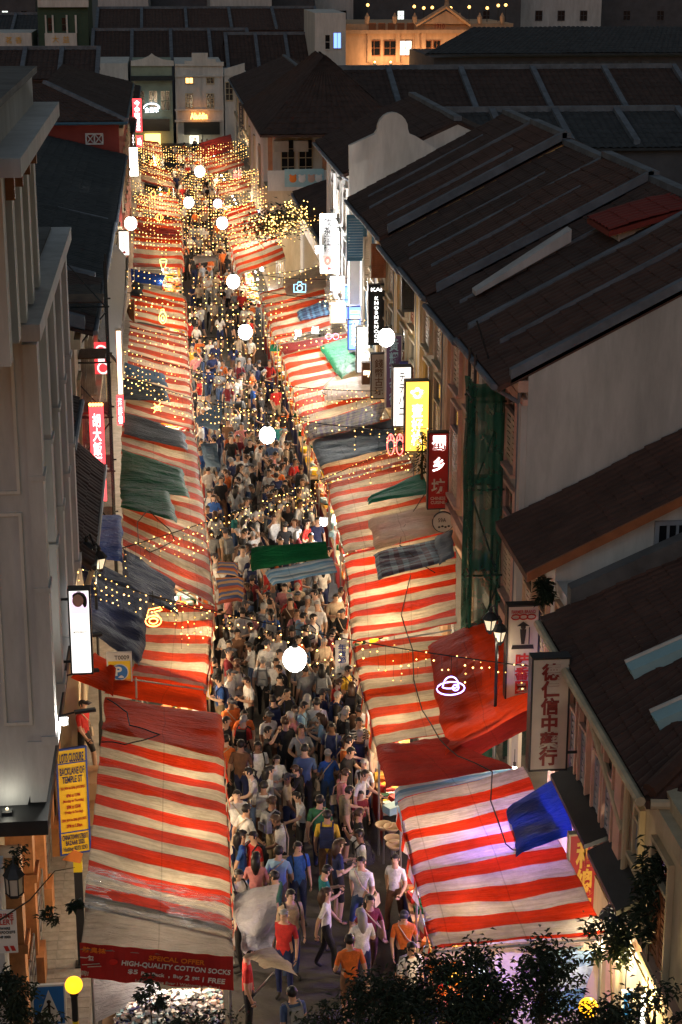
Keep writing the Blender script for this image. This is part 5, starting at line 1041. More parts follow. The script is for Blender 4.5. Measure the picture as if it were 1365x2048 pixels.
# old-style street lanterns
def street_lantern(label, base, ztop, offs, lit, Pw=40, wall=False, k_=1.0):
    t = thing('street_lantern', label, 'street lamp', base)
    if not wall: MB().lathe(base, [(.07, 0), (.06, .6), (.035, .7), (.03, ztop)], 10).build('post', M['shutter_wood'] if not lit else M['dark_metal'], t)
    for k, (dx, dz) in enumerate(offs):
        c = Vector((base[0]+dx, base[1], ztop+dz)); g = MB(); g.lathe(c, [(.1*k_, -.34*k_), (.2*k_, 0)], 4); ln = g.build('glass', M['lantern_glass' if lit else 'glass_dark'], t)
        f = MB(); f.lathe(c, [(.25*k_, .0), (.12*k_, .16*k_), (.05*k_, .2*k_), (.07*k_, .26*k_), (.02*k_, .36*k_)], 8)
        for q in range(4): a = math.pi/2*q; f.tube([c+Vector((.105*math.cos(a), .105*math.sin(a), -.35))*k_, c+Vector((.205*math.cos(a), .205*math.sin(a), 0))*k_], .014, 4)
        f.lathe(c, [(.115*k_, -.39*k_), (.115*k_, -.34*k_)], 8); f.lathe(c, [(.06*k_, -.46*k_), (.07*k_, -.39*k_)], 8); f.build('lantern_frame', M['dark_metal'], t)
        MB().tube([c+Vector((0, 0, .3*k_)), c+Vector((-dx*.5, 0, .42*k_)), Vector((base[0]+(.9 if wall else 0), base[1], ztop+.25))], .025, 6).build('arm', M['dark_metal'], t)
        if lit:
            l = bpy.data.lights.new('lamp_light', 'POINT'); l.energy = Pw; l.color = (1, .85, .6); l.shadow_soft_size = .1; o = bpy.data.objects.new('lamp_light', l); COL.objects.link(o); o.parent = t; o.location = (dx, 0, ztop-.55+dz-base[2]*0)
a = py(193, 1160, 38); street_lantern('twin street lantern over the navy sheet on the left', (a.x-.02, 38, 0), 4.55, ((-.16, .2), (.1, -.02)), True, 8, False, .75)
a = py(992, 1300, 32.2); street_lantern('twin street lantern in front of the farmer emblem sign', (a.x+.02, 32.2, 0), 4.75, ((-.14, .22), (.05, -.02)), True, 4, False, .66)
a = py(1255, 1960, 24); street_lantern('twin street lantern among leaves at the bottom right', (a.x, 24, 0), 2.5, ((-.24, .7), (.12, 0)), True, 60)
t = thing('wall_lantern', 'unlit black wall lantern on the near left wall', 'lamp', py(32, 1790, 23.7)); c = Vector((0, -.12, .1)); f = MB().lathe(c, [(.14, .26), (.16, .28), (.08, .4), (.02, .46)], 6)
for q in range(6): a = math.pi/3*q; f.tube([c+Vector((.12*math.cos(a), .12*math.sin(a), 0)), c+Vector((.13*math.cos(a), .13*math.sin(a), .26))], .012, 4)
f.lathe(c, [(.1, -.05), (.14, 0)], 6).tube([c+Vector((0, 0, .46)), c+Vector((0, .05, .55)), c+Vector((0, .14, .5))], .015, 5); part(t, 'frame', f, M['dark_metal']); part(t, 'glass', MB().lathe(c, [(.11, .0), (.12, .26)], 6), M['sign_beige'])
# wall washers on the corner building and the lamp by the right-hand shop window
def wash(label, p, col, e, r=.05):
    t = thing('wall_light', label, 'lamp', p); part(t, 'housing', MB().box(-.08, -.08, -.06, .08, .08, 0), M['dark_metal']); part(t, 'lens', MB().ball((0, 0, .02), r*.6, nu=6, nv=5), M['lantern_glass'])
    l = bpy.data.lights.new('lamp_light', 'POINT'); l.energy = e; l.color = col; l.shadow_soft_size = r; o = bpy.data.objects.new('lamp_light', l); COL.objects.link(o); o.parent = t; o.location = (0, 0, .16)
wash('small washer light at the foot of the corner building end wall', (-2.75, 26.7, 4.06), (1, .95, .75), 2.2)
for k in range(3):
    t = thing('arm_light', ('nearest', 'middle', 'farthest')[k]+' unlit black floodlight on an arm over the corner building canopy', 'lamp', (-1.9, 30.4+1.9*k, 4.05)); part(t, 'arm', MB().tube([(-.3, 0, 0), (.05, 0, .08)], .018, 5), M['dark_metal']); part(t, 'housing', MB().obox((.24, 0, .1), .38, .1, .05, .25), M['dark_metal'])
wash('warm light over the shop window at the bottom right', (6.45, 22.7, 2.55), (1, .7, .3), 90)
sign('overexposed white lit shop panel behind leaves, bottom right', (1283, 1985, 1390, 2090), 22.9, M['light_panel'], [('SHOP', .5, .3, .5, .15, M['ink_red'])], .1, M['dark_metal'])
# ================================================================== people
SKINS = [plain('skin_a', (.5, .3, .2), .6, 0, .08), plain('skin_b', (.38, .21, .13), .6, 0, .08), plain('skin_c', (.6, .4, .29), .6, 0, .08), plain('skin_d', (.2, .1, .06), .6, 0, .08)]
HAIRS = [plain('hair_black', (.012, .01, .01), .5), plain('hair_brown', (.05, .025, .014), .5), plain('hair_grey', (.3, .29, .28), .6)]
CAPM = plain('cap_cloth', (.04, .04, .05), .8)
SHOE = plain('shoe_dark', (.03, .03, .03), .7)
CLOTH = {}
for n_, c_ in dict(white=(.74, .73, .71), black=(.018, .018, .02), grey=(.26, .27, .28), navy=(.02, .03, .1), red=(.55, .03, .025), orange=(.7, .16, .03), pink=(.65, .25, .25), teal=(.02, .2, .2), blue=(.03, .11, .4), beige=(.55, .43, .3), yellow=(.7, .45, .04), maroon=(.2, .02, .03), green=(.04, .18, .07), brown=(.16, .08, .045), khaki=(.3, .24, .15)).items():
    CLOTH[n_] = plain('cloth_'+n_, c_, .85, 0, .45, 7, .5)  # tone noise puts the shading of folds into the cloth colour
CLOTH['denim'] = plain('cloth_denim', (.06, .1, .2), .9, 0, .25, 8); CLOTH['light blue'] = plain('cloth_light_blue', (.25, .42, .6), .85, 0, .15, 6)
m, nt, b = nt_of('cloth_striped'); tc = nd(nt, 'ShaderNodeTexCoord'); sp = nd(nt, 'ShaderNodeSeparateXYZ', {0: tc.outputs['Object']}); mu = nd(nt, 'ShaderNodeMath', {0: sp.outputs[2], 1: 18.0}, operation='MULTIPLY'); fr = nd(nt, 'ShaderNodeMath', {0: mu.outputs[0]}, operation='FRACT'); gt = nd(nt, 'ShaderNodeMath', {0: fr.outputs[0], 1: .6}, operation='GREATER_THAN')
mx = nd(nt, 'ShaderNodeMix', {0: gt.outputs[0]}, data_type='RGBA'); mx.inputs[6].default_value = (.02, .02, .022, 1); mx.inputs[7].default_value = (.5, .5, .48, 1); nt.links.new(mx.outputs[2], b.inputs['Base Color']); CLOTH['striped black'] = m
EYE = M['ink_black']
def body(pose, female=False, shorts=False, slim=1.0, bare=False):
    """one continuous skinned figure 1.70 m tall facing -y; slots: skin, top, bottoms, shoes, eyes"""
    J = dict(pel=(0, 0, .93), sp=(0, .0, 1.1), ch=(0, .01, 1.3), nk=(0, .01, 1.44), hb=(0, -.005, 1.52), hm=(0, -.015, 1.6), ht=(0, -.005, 1.68))
    for s, n in ((1, 'l'), (-1, 'r')):
        J['sh'+n] = (.17*s*slim, .01, 1.37); J['el'+n] = (.22*s, .03, 1.09); J['wr'+n] = (.23*s, -.04, .86); J['hd'+n] = (.225*s, -.07, .78)
        J['hp'+n] = (.09*s, 0, .88); J['kn'+n] = (.1*s, -.02, .48); J['an'+n] = (.1*s, .02, .08); J['to'+n] = (.115*s, -.14, .04)
    J.update(pose)
    if female:
        for n in 'lr': J['sh'+n] = (J['sh'+n][0]*.9, J['sh'+n][1], J['sh'+n][2])
    rad = dict(pel=(.155, .12), sp=(.13, .1), ch=(.155, .105), nk=(.055, .06), hb=(.062, .07), hm=(.078, .094), ht=(.05, .06), sh=(.066, .066), el=(.043, .043), wr=(.029, .026), hd=(.04, .018), hp=(.092, .095), kn=(.06, .062), an=(.042, .045), to=(.045, .03))
    if female: rad.update(pel=(.16, .125), sp=(.112, .09), ch=(.138, .105), sh=(.055, .055))
    names = list(J); idx = {n: i for i, n in enumerate(names)}
    E = [('pel', 'sp'), ('sp', 'ch'), ('ch', 'nk'), ('nk', 'hb'), ('hb', 'hm'), ('hm', 'ht')]
    for n in 'lr': E += [('ch', 'sh'+n), ('sh'+n, 'el'+n), ('el'+n, 'wr'+n), ('wr'+n, 'hd'+n), ('pel', 'hp'+n), ('hp'+n, 'kn'+n), ('kn'+n, 'an'+n), ('an'+n, 'to'+n)]
    me = bpy.data.meshes.new('person_cage'); me.from_pydata([J[n] for n in names], [(idx[a], idx[b]) for a, b in E], [])
    o = bpy.data.objects.new('person_cage', me); COL.objects.link(o)
    o.modifiers.new('Skin', 'SKIN').use_smooth_shade = True
    bm = bmesh.new(); bm.from_mesh(me); ly = bm.verts.layers.skin.verify(); bm.verts.ensure_lookup_table()
    for n in names:
        k = n if n in rad else n[:2]; bm.verts[idx[n]][ly].radius = rad[k]; bm.verts[idx[n]][ly].use_root = (n == 'pel')
    bm.to_mesh(me); bm.free()
    ss = o.modifiers.new('Sub', 'SUBSURF'); ss.levels = 1; ss.render_levels = 1
    bpy.context.view_layer.update(); dg = bpy.context.evaluated_depsgraph_get()
    r = bpy.data.meshes.new_from_object(o.evaluated_get(dg)); bpy.data.objects.remove(o); bpy.data.meshes.remove(me)
    seg = [(Vector(J[a]), Vector(J[b]), a[:2], b[:2]) for a, b in E]
    bm = bmesh.new(); bm.from_mesh(r)
    for f in bm.faces:
        c = f.calc_center_median(); best = None
        for a, b2, na, nb in seg:
            d = b2-a; t = max(0, min(1, (c-a).dot(d)/max(1e-9, d.length_squared))); q = (c-(a+d*t)).length
            if best is None or q < best[0]: best = (q, na, nb, t)
        _, na, nb, t = best; mi = 1
        if (na, nb) in (('nk', 'hb'), ('hb', 'hm'), ('hm', 'ht')): mi = 0
        elif (na, nb) == ('sh', 'el'): mi = 1 if t < (.35 if bare else .72) else 0
        elif (na, nb) in (('el', 'wr'), ('wr', 'hd')): mi = 0
        elif na in ('hp',): mi = 2
        elif (na, nb) == ('kn', 'an'): mi = (0 if (shorts and t > .02) else 2) if t < .92 else 3
        elif (na, nb) == ('an', 'to'): mi = 3
        elif (na, nb) == ('pe', 'hp') or (nb == 'sp' and t < .12): mi = 2
        elif (na, nb) == ('pe', 'sp') and t < .12: mi = 2
        elif c.z > 1.435 and abs(c.x) < .07: mi = 0
        f.material_index = mi; f.smooth = True
    # face and hands
    def add(verts, faces, mi):
        vs = [bm.verts.new(v) for v in verts]
        for q in faces:
            f = bm.faces.new([vs[i] for i in q]); f.material_index = mi; f.smooth = True
    H = Vector(J['hm'])
    add([H+Vector(v) for v in ((0, -.075, .035), (-.016, -.085, -.012), (.016, -.085, -.012), (0, -.118, -.012))], [(0, 1, 3), (0, 3, 2), (1, 2, 3)], 0)
    for s in (-1, 1):
        add([H+Vector((s*.032+dx, -.088+abs(dx)*.4, .024+dz)) for dx, dz in ((-.012, 0), (0, -.006), (.012, 0), (0, .006))], [(0, 1, 2, 3)], 4)
        add([H+Vector((s*.083, dy, dz)) for dy, dz in ((-.012, .02), (.018, .026), (.014, -.03), (-.008, -.028))]+[H+Vector((s*.097, .01, 0))], [(0, 1, 4), (1, 2, 4), (2, 3, 4), (3, 0, 4)], 0)
    add([H+Vector((dx, -.083, -.05+dz)) for dx, dz in ((-.022, 0), (0, -.007), (.022, 0), (0, .005))], [(0, 1, 2, 3)], 4)
    for n in 'lr':
        w0, h0 = Vector(J['wr'+n]), Vector(J['hd'+n]); d = (h0-w0).normalized(); sd = Vector((0, 1, 0)) if abs(d.y) < .8 else Vector((1, 0, 0)); sd = (sd-d*sd.dot(d)).normalized(); inn = d.cross(sd)
        if inn.x*h0.x > 0: inn = -inn
        mb = MB()
        for k, (off, ln) in enumerate(((-.03, .062), (-.01, .074), (.01, .07), (.03, .054))):
            a = h0+d*.018+sd*off; mb.tube([a, a+d*ln*.5+inn*.008, a+d*ln+inn*.026], [.0095, .0085, .006], 5)
        a = w0.lerp(h0, .45)-sd*.026; mb.tube([a, a+d*.03-sd*.022+inn*.01, a+d*.06-sd*.018+inn*.02], [.012, .01, .007], 5)
        add(mb.v, mb.f, 0)
    ids = [f.material_index for f in bm.faces]; bm.to_mesh(r); bm.free(); r.name = 'person'
    r.materials.clear()
    for mm in (SKINS[0], CLOTH['white'], CLOTH['navy'], SHOE, EYE): r.materials.append(mm)
    r.polygons.foreach_set('material_index', ids); r.update(); return r, J
def hair_mesh(H, kind):
    mb = MB(); H = Vector(H); k0 = 0; nu, nv = 14, 8
    for i in range(nv+1):
        a = math.pi*i/nv
        for j in range(nu):
            q = 2*math.pi*j/nu; x, y, z = math.sin(a)*math.cos(q), math.sin(a)*math.sin(q), math.cos(a)
            lo = .93+.07*noise.noise(Vector((x*4, y*4, z*4)))
            mb.v.append(H+Vector((.092*x*lo, .004+.108*y*lo, .012+.1*z*lo)))
    for i in range(nv):
        for j in range(nu):
            A = i*nu+j; B = i*nu+(j+1) % nu; c = (mb.v[A]+mb.v[B+nu])/2-H
            if (c.y < -.035 and c.z < .05) or c.z < -.055 or (c.y < .0 and c.z < -.01): continue
            mb.face((A, A+nu, B+nu, B))
    if kind == 'long':
        mb.tube([H+Vector((0, .045, .05)), H+Vector((0, .085, -.04)), H+Vector((0, .1, -.16)), H+Vector((0, .085, -.3))], [.07, .088, .085, .045], 8)
    if kind == 'bun': mb.ball(H+Vector((0, .11, .04)), .045, nu=8, nv=6)
    if kind == 'tail': mb.tube([H+Vector((0, .09, .05)), H+Vector((0, .15, 0)), H+Vector((0, .13, -.15))], [.025, .035, .012], 6)
    if kind == 'cap': mb.hexa([H+Vector(v) for v in ((-.07, -.19, .04), (.07, -.19, .04), (.08, -.06, .05), (-.08, -.06, .05), (-.07, -.19, .05), (.07, -.19, .05), (.08, -.06, .075), (-.08, -.06, .075))])
    return mb.mesh('hair', HAIRS[0], True)
walkA = dict(knl=(.1, -.17, .5), anl=(.1, -.2, .1), tol=(.11, -.36, .06), knr=(-.1, .03, .49), anr=(-.1, .24, .13), tor=(-.11, .13, .04), ell=(.22, .14, 1.12), wrl=(.22, .14, .88), hdl=(.21, .12, .8), elr=(-.22, -.06, 1.1), wrr=(-.2, -.2, .92), hdr=(-.19, -.26, .86))
walkB = dict(knr=(-.1, -.15, .5), anr=(-.1, -.14, .09), tor=(-.11, -.3, .05), knl=(.1, .05, .49), anl=(.1, .22, .12), tol=(.11, .1, .04), elr=(-.23, .12, 1.12), wrr=(-.23, .16, .88), hdr=(-.22, .15, .8), ell=(.23, -.02, 1.1), wrl=(.2, -.18, .95), hdl=(.18, -.25, .92))
phone = dict(ell=(.22, -.02, 1.12), wrl=(.1, -.24, 1.18), hdl=(.05, -.29, 1.22), elr=(-.22, 0, 1.11), wrr=(-.12, -.22, 1.14), hdr=(-.06, -.28, 1.18), hm=(0, -.05, 1.59), ht=(0, -.06, 1.67))
raised = dict(elr=(-.27, -.14, 1.42), wrr=(-.16, -.24, 1.62), hdr=(-.12, -.27, 1.69))
belly = dict(ell=(.25, .03, 1.1), wrl=(.1, -.16, 1.04), hdl=(.03, -.19, 1.02), elr=(-.25, .03, 1.1), wrr=(-.1, -.16, 1.03), hdr=(-.04, -.2, 1.0))
reach = dict(ell=(.22, -.12, 1.16), wrl=(.18, -.34, 1.1), hdl=(.17, -.42, 1.08), ch=(0, -.03, 1.29), nk=(0, -.05, 1.43), hb=(0, -.07, 1.5), hm=(0, -.1, 1.58), ht=(0, -.1, 1.66))
PROTO = []
for (key, pose, fem, sh, hr, desc) in (('stand', {}, 0, 0, 'short', 'standing'), ('walk', walkA, 0, 0, 'short', 'walking'), ('stride', walkB, 0, 1, 'short', 'striding'), ('wwalk', walkB, 1, 0, 'long', 'walking'), ('wphone', phone, 1, 1, 'long', 'looking at a phone'), ('phone', phone, 0, 0, 'short', 'looking at a phone'),
        ('raised', raised, 0, 0, 'short', 'one arm up'), ('belly', belly, 1, 0, 'bun', 'hands together'), ('reach', reach, 1, 0, 'tail', 'leaning forward'), ('reachm', reach, 0, 1, 'short', 'leaning forward'), ('cap', walkA, 0, 1, 'cap', 'walking in a cap'), ('wstand', {}, 1, 1, 'tail', 'standing')):
    bmsh, J = body(pose, fem, sh); PROTO.append((bmsh, hair_mesh(J['hm'], hr), hr, fem, sh, desc, key))
NP = [0]
def pack_mesh(mm):
    b = MB().hexa([(-.14, .1, 1.0), (.14, .1, 1.0), (.13, .23, 1.02), (-.13, .23, 1.02), (-.13, .1, 1.4), (.13, .1, 1.4), (.1, .18, 1.38), (-.1, .18, 1.38)]).box(-.1, .225, 1.04, .1, .26, 1.2)
    for s in (-1, 1): b.tube([(s*.11, .12, 1.4), (s*.11, .0, 1.455), (s*.12, -.115, 1.36), (s*.13, -.1, 1.15), (s*.14, .08, 1.06)], .017, 5)
    return b.mesh('backpack', mm)
PACK = [pack_mesh(CLOTH[k]) for k in ('black', 'grey', 'navy')]
BAG = []
for k in ('brown', 'beige'):
    b = MB().hexa([(.22, -.08, .78), (.3, -.08, .78), (.3, .16, .78), (.22, .16, .78), (.23, -.06, .98), (.28, -.06, .98), (.28, .14, .98), (.23, .14, .98)]).tube([(.255, .1, .97), (.1, .13, 1.25), (-.1, .08, 1.44), (-.1, -.06, 1.42), (.06, -.13, 1.2), (.25, -.04, .97)], .012, 5); BAG.append(b.mesh('shoulder_bag', CLOTH[k]))
def person(label, x, y, face, proto, top, bottom, skin=0, hair=0, scale=1.0, group='people in the market crowd', z=0.0):
    bmsh, hm, hr, fem, sh, desc, key = PROTO[proto]
    o = obj('person', bmsh); o.location = (x, y, z); o.rotation_euler = (0, 0, face); o.scale = (scale,)*3
    props(o, label, 'person', group)
    for i, mm in ((0, SKINS[skin]), (1, CLOTH[top]), (2, CLOTH[bottom])):
        o.material_slots[i].link = 'OBJECT'; o.material_slots[i].material = mm
    h = obj('hair', hm, o); h.material_slots[0].link = 'OBJECT'; h.material_slots[0].material = CAPM if hr == 'cap' else HAIRS[hair]
    if key not in ('reach', 'reachm') and (NP[0]*7) % 10 < 3: obj('backpack', PACK[NP[0] % 3], o)
    elif NP[0] % 4 == 1: obj('shoulder_bag', BAG[NP[0] % 2], o)
    NP[0] += 1; return o
PK = {p[6]: i for i, p in enumerate(PROTO)}
placed = []
def fixed(label, hx, hy, proto, top, bottom, face, skin=0, hair=0, scale=1.0, hz=1.6):
    p = pz(hx, hy, hz*scale); placed.append((p.x, p.y)); return person(label, p.x, p.y, R(face), PK[proto], top, bottom, skin, hair, scale)
fixed('man in a royal blue polo and dark shorts standing alone on the road', 596, 1693, 'stand', 'blue', 'navy', 15) and None
fixed('young man in a pale blue shirt left of the man in the royal blue polo', 558, 1702, 'walk', 'light blue', 'khaki', 160)
fixed('black-haired woman in a blue dress at the nearest left stall', 484, 1670, 'wwalk', 'blue', 'blue', 90)
fixed('person in a bright red top beside the woman in the blue dress', 508, 1672, 'stand', 'red', 'black', -60)
fixed('person in a loose salmon pink shirt below the woman in the blue dress', 512, 1715, 'wphone', 'pink', 'denim', 170)
fixed('man in a white T-shirt at the inner edge of the nearest left awning', 492, 1618, 'walk', 'white', 'denim', 120)
fixed('man in a bright yellow shirt by the white banner sign', 694, 1338, 'phone', 'yellow', 'black', 60)
fixed('young man in a black T-shirt with thin white stripes by the right stall', 718, 1443, 'stand', 'striped black', 'black', 20)
fixed('man in black bending over the right stall under the dark red sheet', 694, 1500, 'reachm', 'black', 'black', 60)
fixed('person in an orange shirt and shorts under the second globe lantern', 555, 938, 'stride', 'orange', 'orange', 180)
fixed('person in a plain red T-shirt beside the right stalls below the second lantern', 590, 922, 'stand', 'red', 'navy', 40, 3)
fixed('black-haired man facing the camera over the green crowd sheet', 622, 1072, 'stand', 'black', 'navy', 10)
fixed('person in a bright red T-shirt by the bright stall lamp', 615, 1045, 'belly', 'red', 'black', 60)
fixed('man with a white T-shirt standing at the bottom right by the leaves', 823, 1895, 'stand', 'white', 'black', 30)
fixed('man in a dark blue shirt at the bottom right below the white T-shirt man', 858, 1985, 'walk', 'navy', 'black', 140)
fixed('man in an orange shirt walking at the bottom right of the road', 700, 1880, 'stride', 'orange', 'brown', 190)
fixed('man in a dull blue shirt walking at the foot of the road', 585, 1985, 'walk', 'denim', 'grey', 200)
fixed('person in a maroon top walking right of the road middle', 740, 1800, 'wwalk', 'maroon', 'brown', 20)
fixed('person in a teal shirt stooping on the road', 650, 1740, 'phone', 'teal', 'khaki', 100)
fixed('person in a red shirt behind the clear plastic sheet', 495, 1905, 'stand', 'red', 'black', 90)
fixed('mustard shirted man in the near crowd', 655, 1630, 'stand', 'yellow', 'brown', 170, 1)
fixed('man in a green striped-looking shirt left of the mustard shirt', 640, 1600, 'walk', 'green', 'navy', 170)
fixed('woman in a white blouse by the lit wares below the dark red sheet', 722, 1545, 'reach', 'white', 'black', 60)
fixed('man in an olive shirt bending at the right stall', 690, 1580, 'reachm', 'khaki', 'black', 100)
fixed('child in a dark red shirt at the lit right stall', 722, 1588, 'stand', 'maroon', 'black', 20, scale=.75)
p = px(172, 1410, -2.0); person('stallholder in a red T-shirt and black cap on the left pavement', -2.05, pz(176, 1408, 1.7).y, R(60), PK['cap'], 'red', 'black', 0, 0, 1, 'stallholders', .1)
fixed('person in white beside the striped sack sheets', 505, 1125, 'walk', 'white', 'denim', 170)
ZN = [(30, 'open road, near end'), (34, 'beside nearest striped awnings'), (38, 'under biggest globe lantern'), (43, 'before sack sheets'), (48, 'behind green crowd sheet'), (55, 'under second globe lantern'), (62, 'near coin shop sign'), (70, 'near spectacles neon'), (80, 'near floodlight'), (92, 'near fir garland'), (200, 'far market end')]
rs = random.Random(42); tops = ['white']*17 + ['black']*11 + ['grey']*5 + ['navy']*4 + ['red']*2 + ['orange']*3 + ['pink']*2 + ['beige']*3 + ['brown']*2 + ['teal', 'blue', 'yellow', 'maroon', 'maroon', 'green', 'light blue', 'denim']; bots = ['black']*5+['navy']*3+['denim']*4+['khaki']*2+['grey']*2+['brown']
used = set(); tries = 0
SC_D = ((27, 33, .58, 19), (33, 40, .3, 60), (40, 47, .3, 58), (47, 60, .33, 84), (60, 75, .36, 46))
for (ya, yb, md, cnt) in SC_D:
    n = 0; k = 0
    while n < cnt and k < 9000:
        k += 1; x = rs.uniform(.85, 4.15); y = rs.uniform(ya, yb)
        if ya < 30 and x > 3.85: continue
        if any((x-a)**2+(y-b)**2 < md*md for a, b in placed): continue
        side = 'left' if x < 1.8 else ('middle' if x < 3.1 else 'right')
        zone = next(zn for lim, zn in ZN if y < lim)
        for _ in range(60):
            pr = rs.randrange(len(PROTO)); tp = rs.choice(tops); bt = rs.choice(bots); P_ = PROTO[pr]
            lb = '%s in %s and %s, %s, crowd %s, %s' % ('woman' if P_[2] in ('long', 'bun', 'tail') else 'person', tp, bt, P_[5], side, zone)
            lb = lb.replace('woman in', 'woman in').strip()
            if lb not in used: break
        used.add(lb); placed.append((x, y)); n += 1
        f = rs.choice((0, 180, 180, 0, 0, 90, -90)) + rs.uniform(-35, 35)
        if 'leaning' in P_[5]: f = (90 if x > 2.5 else -90)+rs.uniform(-20, 20)
        person(lb, x, y, R(f), pr, tp, bt, rs.choice((0, 0, 0, 1, 2, 2, 3)), rs.choice((0, 0, 0, 0, 1, 2)), rs.uniform(.9, 1.05))

# beyond that the crowd reads as one mass: more of the same figures, joined
cw = bpy.data.meshes.new('crowd'); CM = [SKINS[0], HAIRS[0], SHOE] + [CLOTH[k] for k in ('white', 'black', 'grey', 'navy', 'red', 'orange', 'beige', 'brown')]
vv, ff, mi_ = [], [], []
for k in range(190):
    y = rs.uniform(75, 165); x = rs.uniform(.9, 4.0); pr = PROTO[rs.randrange(len(PROTO))]; Mx = Matrix.Translation((x, y, 0)) @ Matrix.Rotation(R(rs.choice((0, 180))+rs.uniform(-40, 40)), 4, 'Z') @ Matrix.Scale(rs.uniform(.92, 1.05), 4); tp, bt = rs.choice((3, 3, 3, 4, 4, 5, 6, 7, 8, 9)), rs.choice((4, 4, 6, 5, 10))
    for me_, mp in ((pr[0], (0, tp, bt, 2, 1)), (pr[1], (1,))):
        n0 = len(vv); vv += [Mx @ v.co for v in me_.vertices]
        for p in me_.polygons: ff.append([n0+i for i in p.vertices]); mi_.append(mp[min(p.material_index, len(mp)-1)])
cw.from_pydata(vv, [], ff)
for m_ in CM: cw.materials.append(m_)
cw.polygons.foreach_set('material_index', mi_); cw.polygons.foreach_set('use_smooth', [True]*len(ff)); cw.update()
o = obj('crowd', cw); props(o, 'far part of the crowd filling the street below the thickest fairy lights', 'crowd', None, 'stuff')
# ================================================================== foliage, wares and small things
def foliage(center, rx, ry, rz, n, seed, size=.11, clumps=26):
    rs_ = random.Random(seed); mb = MB(); c = Vector(center); C_ = []
    for i in range(clumps):
        while True:
            v = Vector((rs_.uniform(-1, 1), rs_.uniform(-1, 1), rs_.uniform(-.8, 1)))
            if .3 < v.length < 1: break
        C_.append(c+Vector((v.x*rx, v.y*ry, v.z*rz)))
    for i in range(n):
        k = rs_.choice(C_); p = k+Vector((rs_.gauss(0, .17*rx), rs_.gauss(0, .17*ry), rs_.gauss(0, .2*rz)))
        a = rs_.uniform(0, 6.28); d = Vector((math.cos(a), math.sin(a), rs_.uniform(-.7, .25))).normalized(); s = d.cross(Vector((0, 0, 1))).normalized(); u = s.cross(d); L = size*rs_.uniform(.6, 1.3); W = L*.2
        n0 = len(mb.v); mb.v += [p, p+d*L*.45+s*W+u*.01, p+d*L-u*.02, p+d*L*.45-s*W+u*.01]; mb.face((n0, n0+1, n0+2)); mb.face((n0, n0+2, n0+3))
    return mb, C_
def tree(label, base, center, rx, ry, rz, n, seed, size=.11, r=.05, name='street_tree', clumps=26):
    t = thing(name, label, 'tree' if name == 'street_tree' else 'plant', base); mb, C_ = foliage(center, rx, ry, rz, n, seed, size, clumps); mb.build('crown', M['foliage'], t)
    b = Vector(base); c = Vector(center); tk = MB().tube([b, b.lerp(c, .5)+Vector((.05, 0, 0)), c-Vector((0, 0, rz*.5)), c+Vector((0, 0, rz*.4))], [r, r*.8, r*.6, r*.2], 8); tk.build('trunk', M['bark'], t)
    lm_ = MB()
    for k in C_[::2]: lm_.tube([c-Vector((0, 0, rz*.6)), c.lerp(k, .5)+Vector((0, 0, .03)), k], [r*.3, r*.2, .006], 5)
    lm_.build('limb', M['bark'], t)
for (lab, (x, y), Yt, rx, rz, n, sd) in (('dark leafy street tree at the bottom, left of the nearest right stall', (775, 2005), 22.0, .6, .5, 1800, 1), ('biggest dark street tree in front of the nearest right stall', (960, 1985), 21.6, .95, .58, 4600, 2), ('dark street tree crown at the right stall corner', (1085, 1965), 21.8, .55, .58, 2000, 3), ('low dark leaves before the lit shop panel at the bottom right', (1310, 2040), 20.6, .7, .42, 1500, 4), ('dark leafy crown below the sock stall at the bottom', (400, 2062), 23.2, .8, .16, 420, 5), ('low dark leaves hiding the zebra crossing sign', (1190, 2045), 21.2, .6, .35, 1000, 6), ('small twiggy tree at the foot of the road', (665, 2040), 22.2, .5, .25, 500, 9)):
    c = py(x, y, Yt); tree(lab, (c.x, Yt, 0), c, rx, rx*.7, rz, n, sd, .1)
c = py(300, 1985, 25); c = py(300, 1990, 24.2); tree('thin dark sprig in front of the sock heap', (c.x, 24.2, 0), c, .2, .15, .3, 260, 8, .1, .015, clumps=8)
c = py(18, 1995, 23.2); tree('dark shrub in the bottom left corner', (c.x, 23.2, 0), c, .36, .3, .42, 1300, 11, .1, .03)
c = py(85, 2040, 24.6); tree('small dark shrub before the left zebra crossing sign', (c.x+.1, 24.3, 0), c, .3, .2, .12, 200, 12, .1, .02)
c = py(1300, 1790, 22.6); tree('slender climbing plant against the cream corner wall', (c.x+.05, 22.6, 0), c, .22, .2, .8, 700, 13, .14, .02, 'wall_plant', 18)
c = py(1290, 1950, 22.6); tree('leafy stems around the twin lantern, bottom right', (c.x-.25, 23.3, 0), (c.x-.3, 23.4, c.z+.1), .4, .2, .5, 700, 14, .13, .02, 'wall_plant', 12)
c = py(1090, 1185, 31.0); tree('fern growing from the wall ledge above the farmer sign', (c.x, 31.1, c.z-.35), c, .18, .12, .22, 420, 15, .16, .02, 'wall_plant', 8)
c = py(35, 1715, 23.8); tree('dry potted twigs over the wall lantern', (c.x, 23.75, c.z-.5), c, .2, .1, .25, 200, 16, .08, .01, 'wall_plant', 7)
c = py(845, 905, 47); t = thing('fir_tree', 'small dark ornamental fir beside the red restaurant sign', 'tree', (c.x, 47, c.z-.75)); q = MB(); rs_ = random.Random(3)
for i in range(700):
    z = rs_.random()**1.3; a = rs_.uniform(0, 6.28); rr = .34*(1-z)*rs_.uniform(.4, 1); p = Vector((c.x+rr*math.cos(a), 47+rr*math.sin(a), c.z-.5+1.1*z)); d = Vector((math.cos(a), math.sin(a), -.35))*.12; s = d.cross(Vector((0, 0, 1))).normalized()*.02; n0 = len(q.v); q.v += [p, p+d*.5+s, p+d, p+d*.5-s]; q.face((n0, n0+1, n0+2, n0+3))
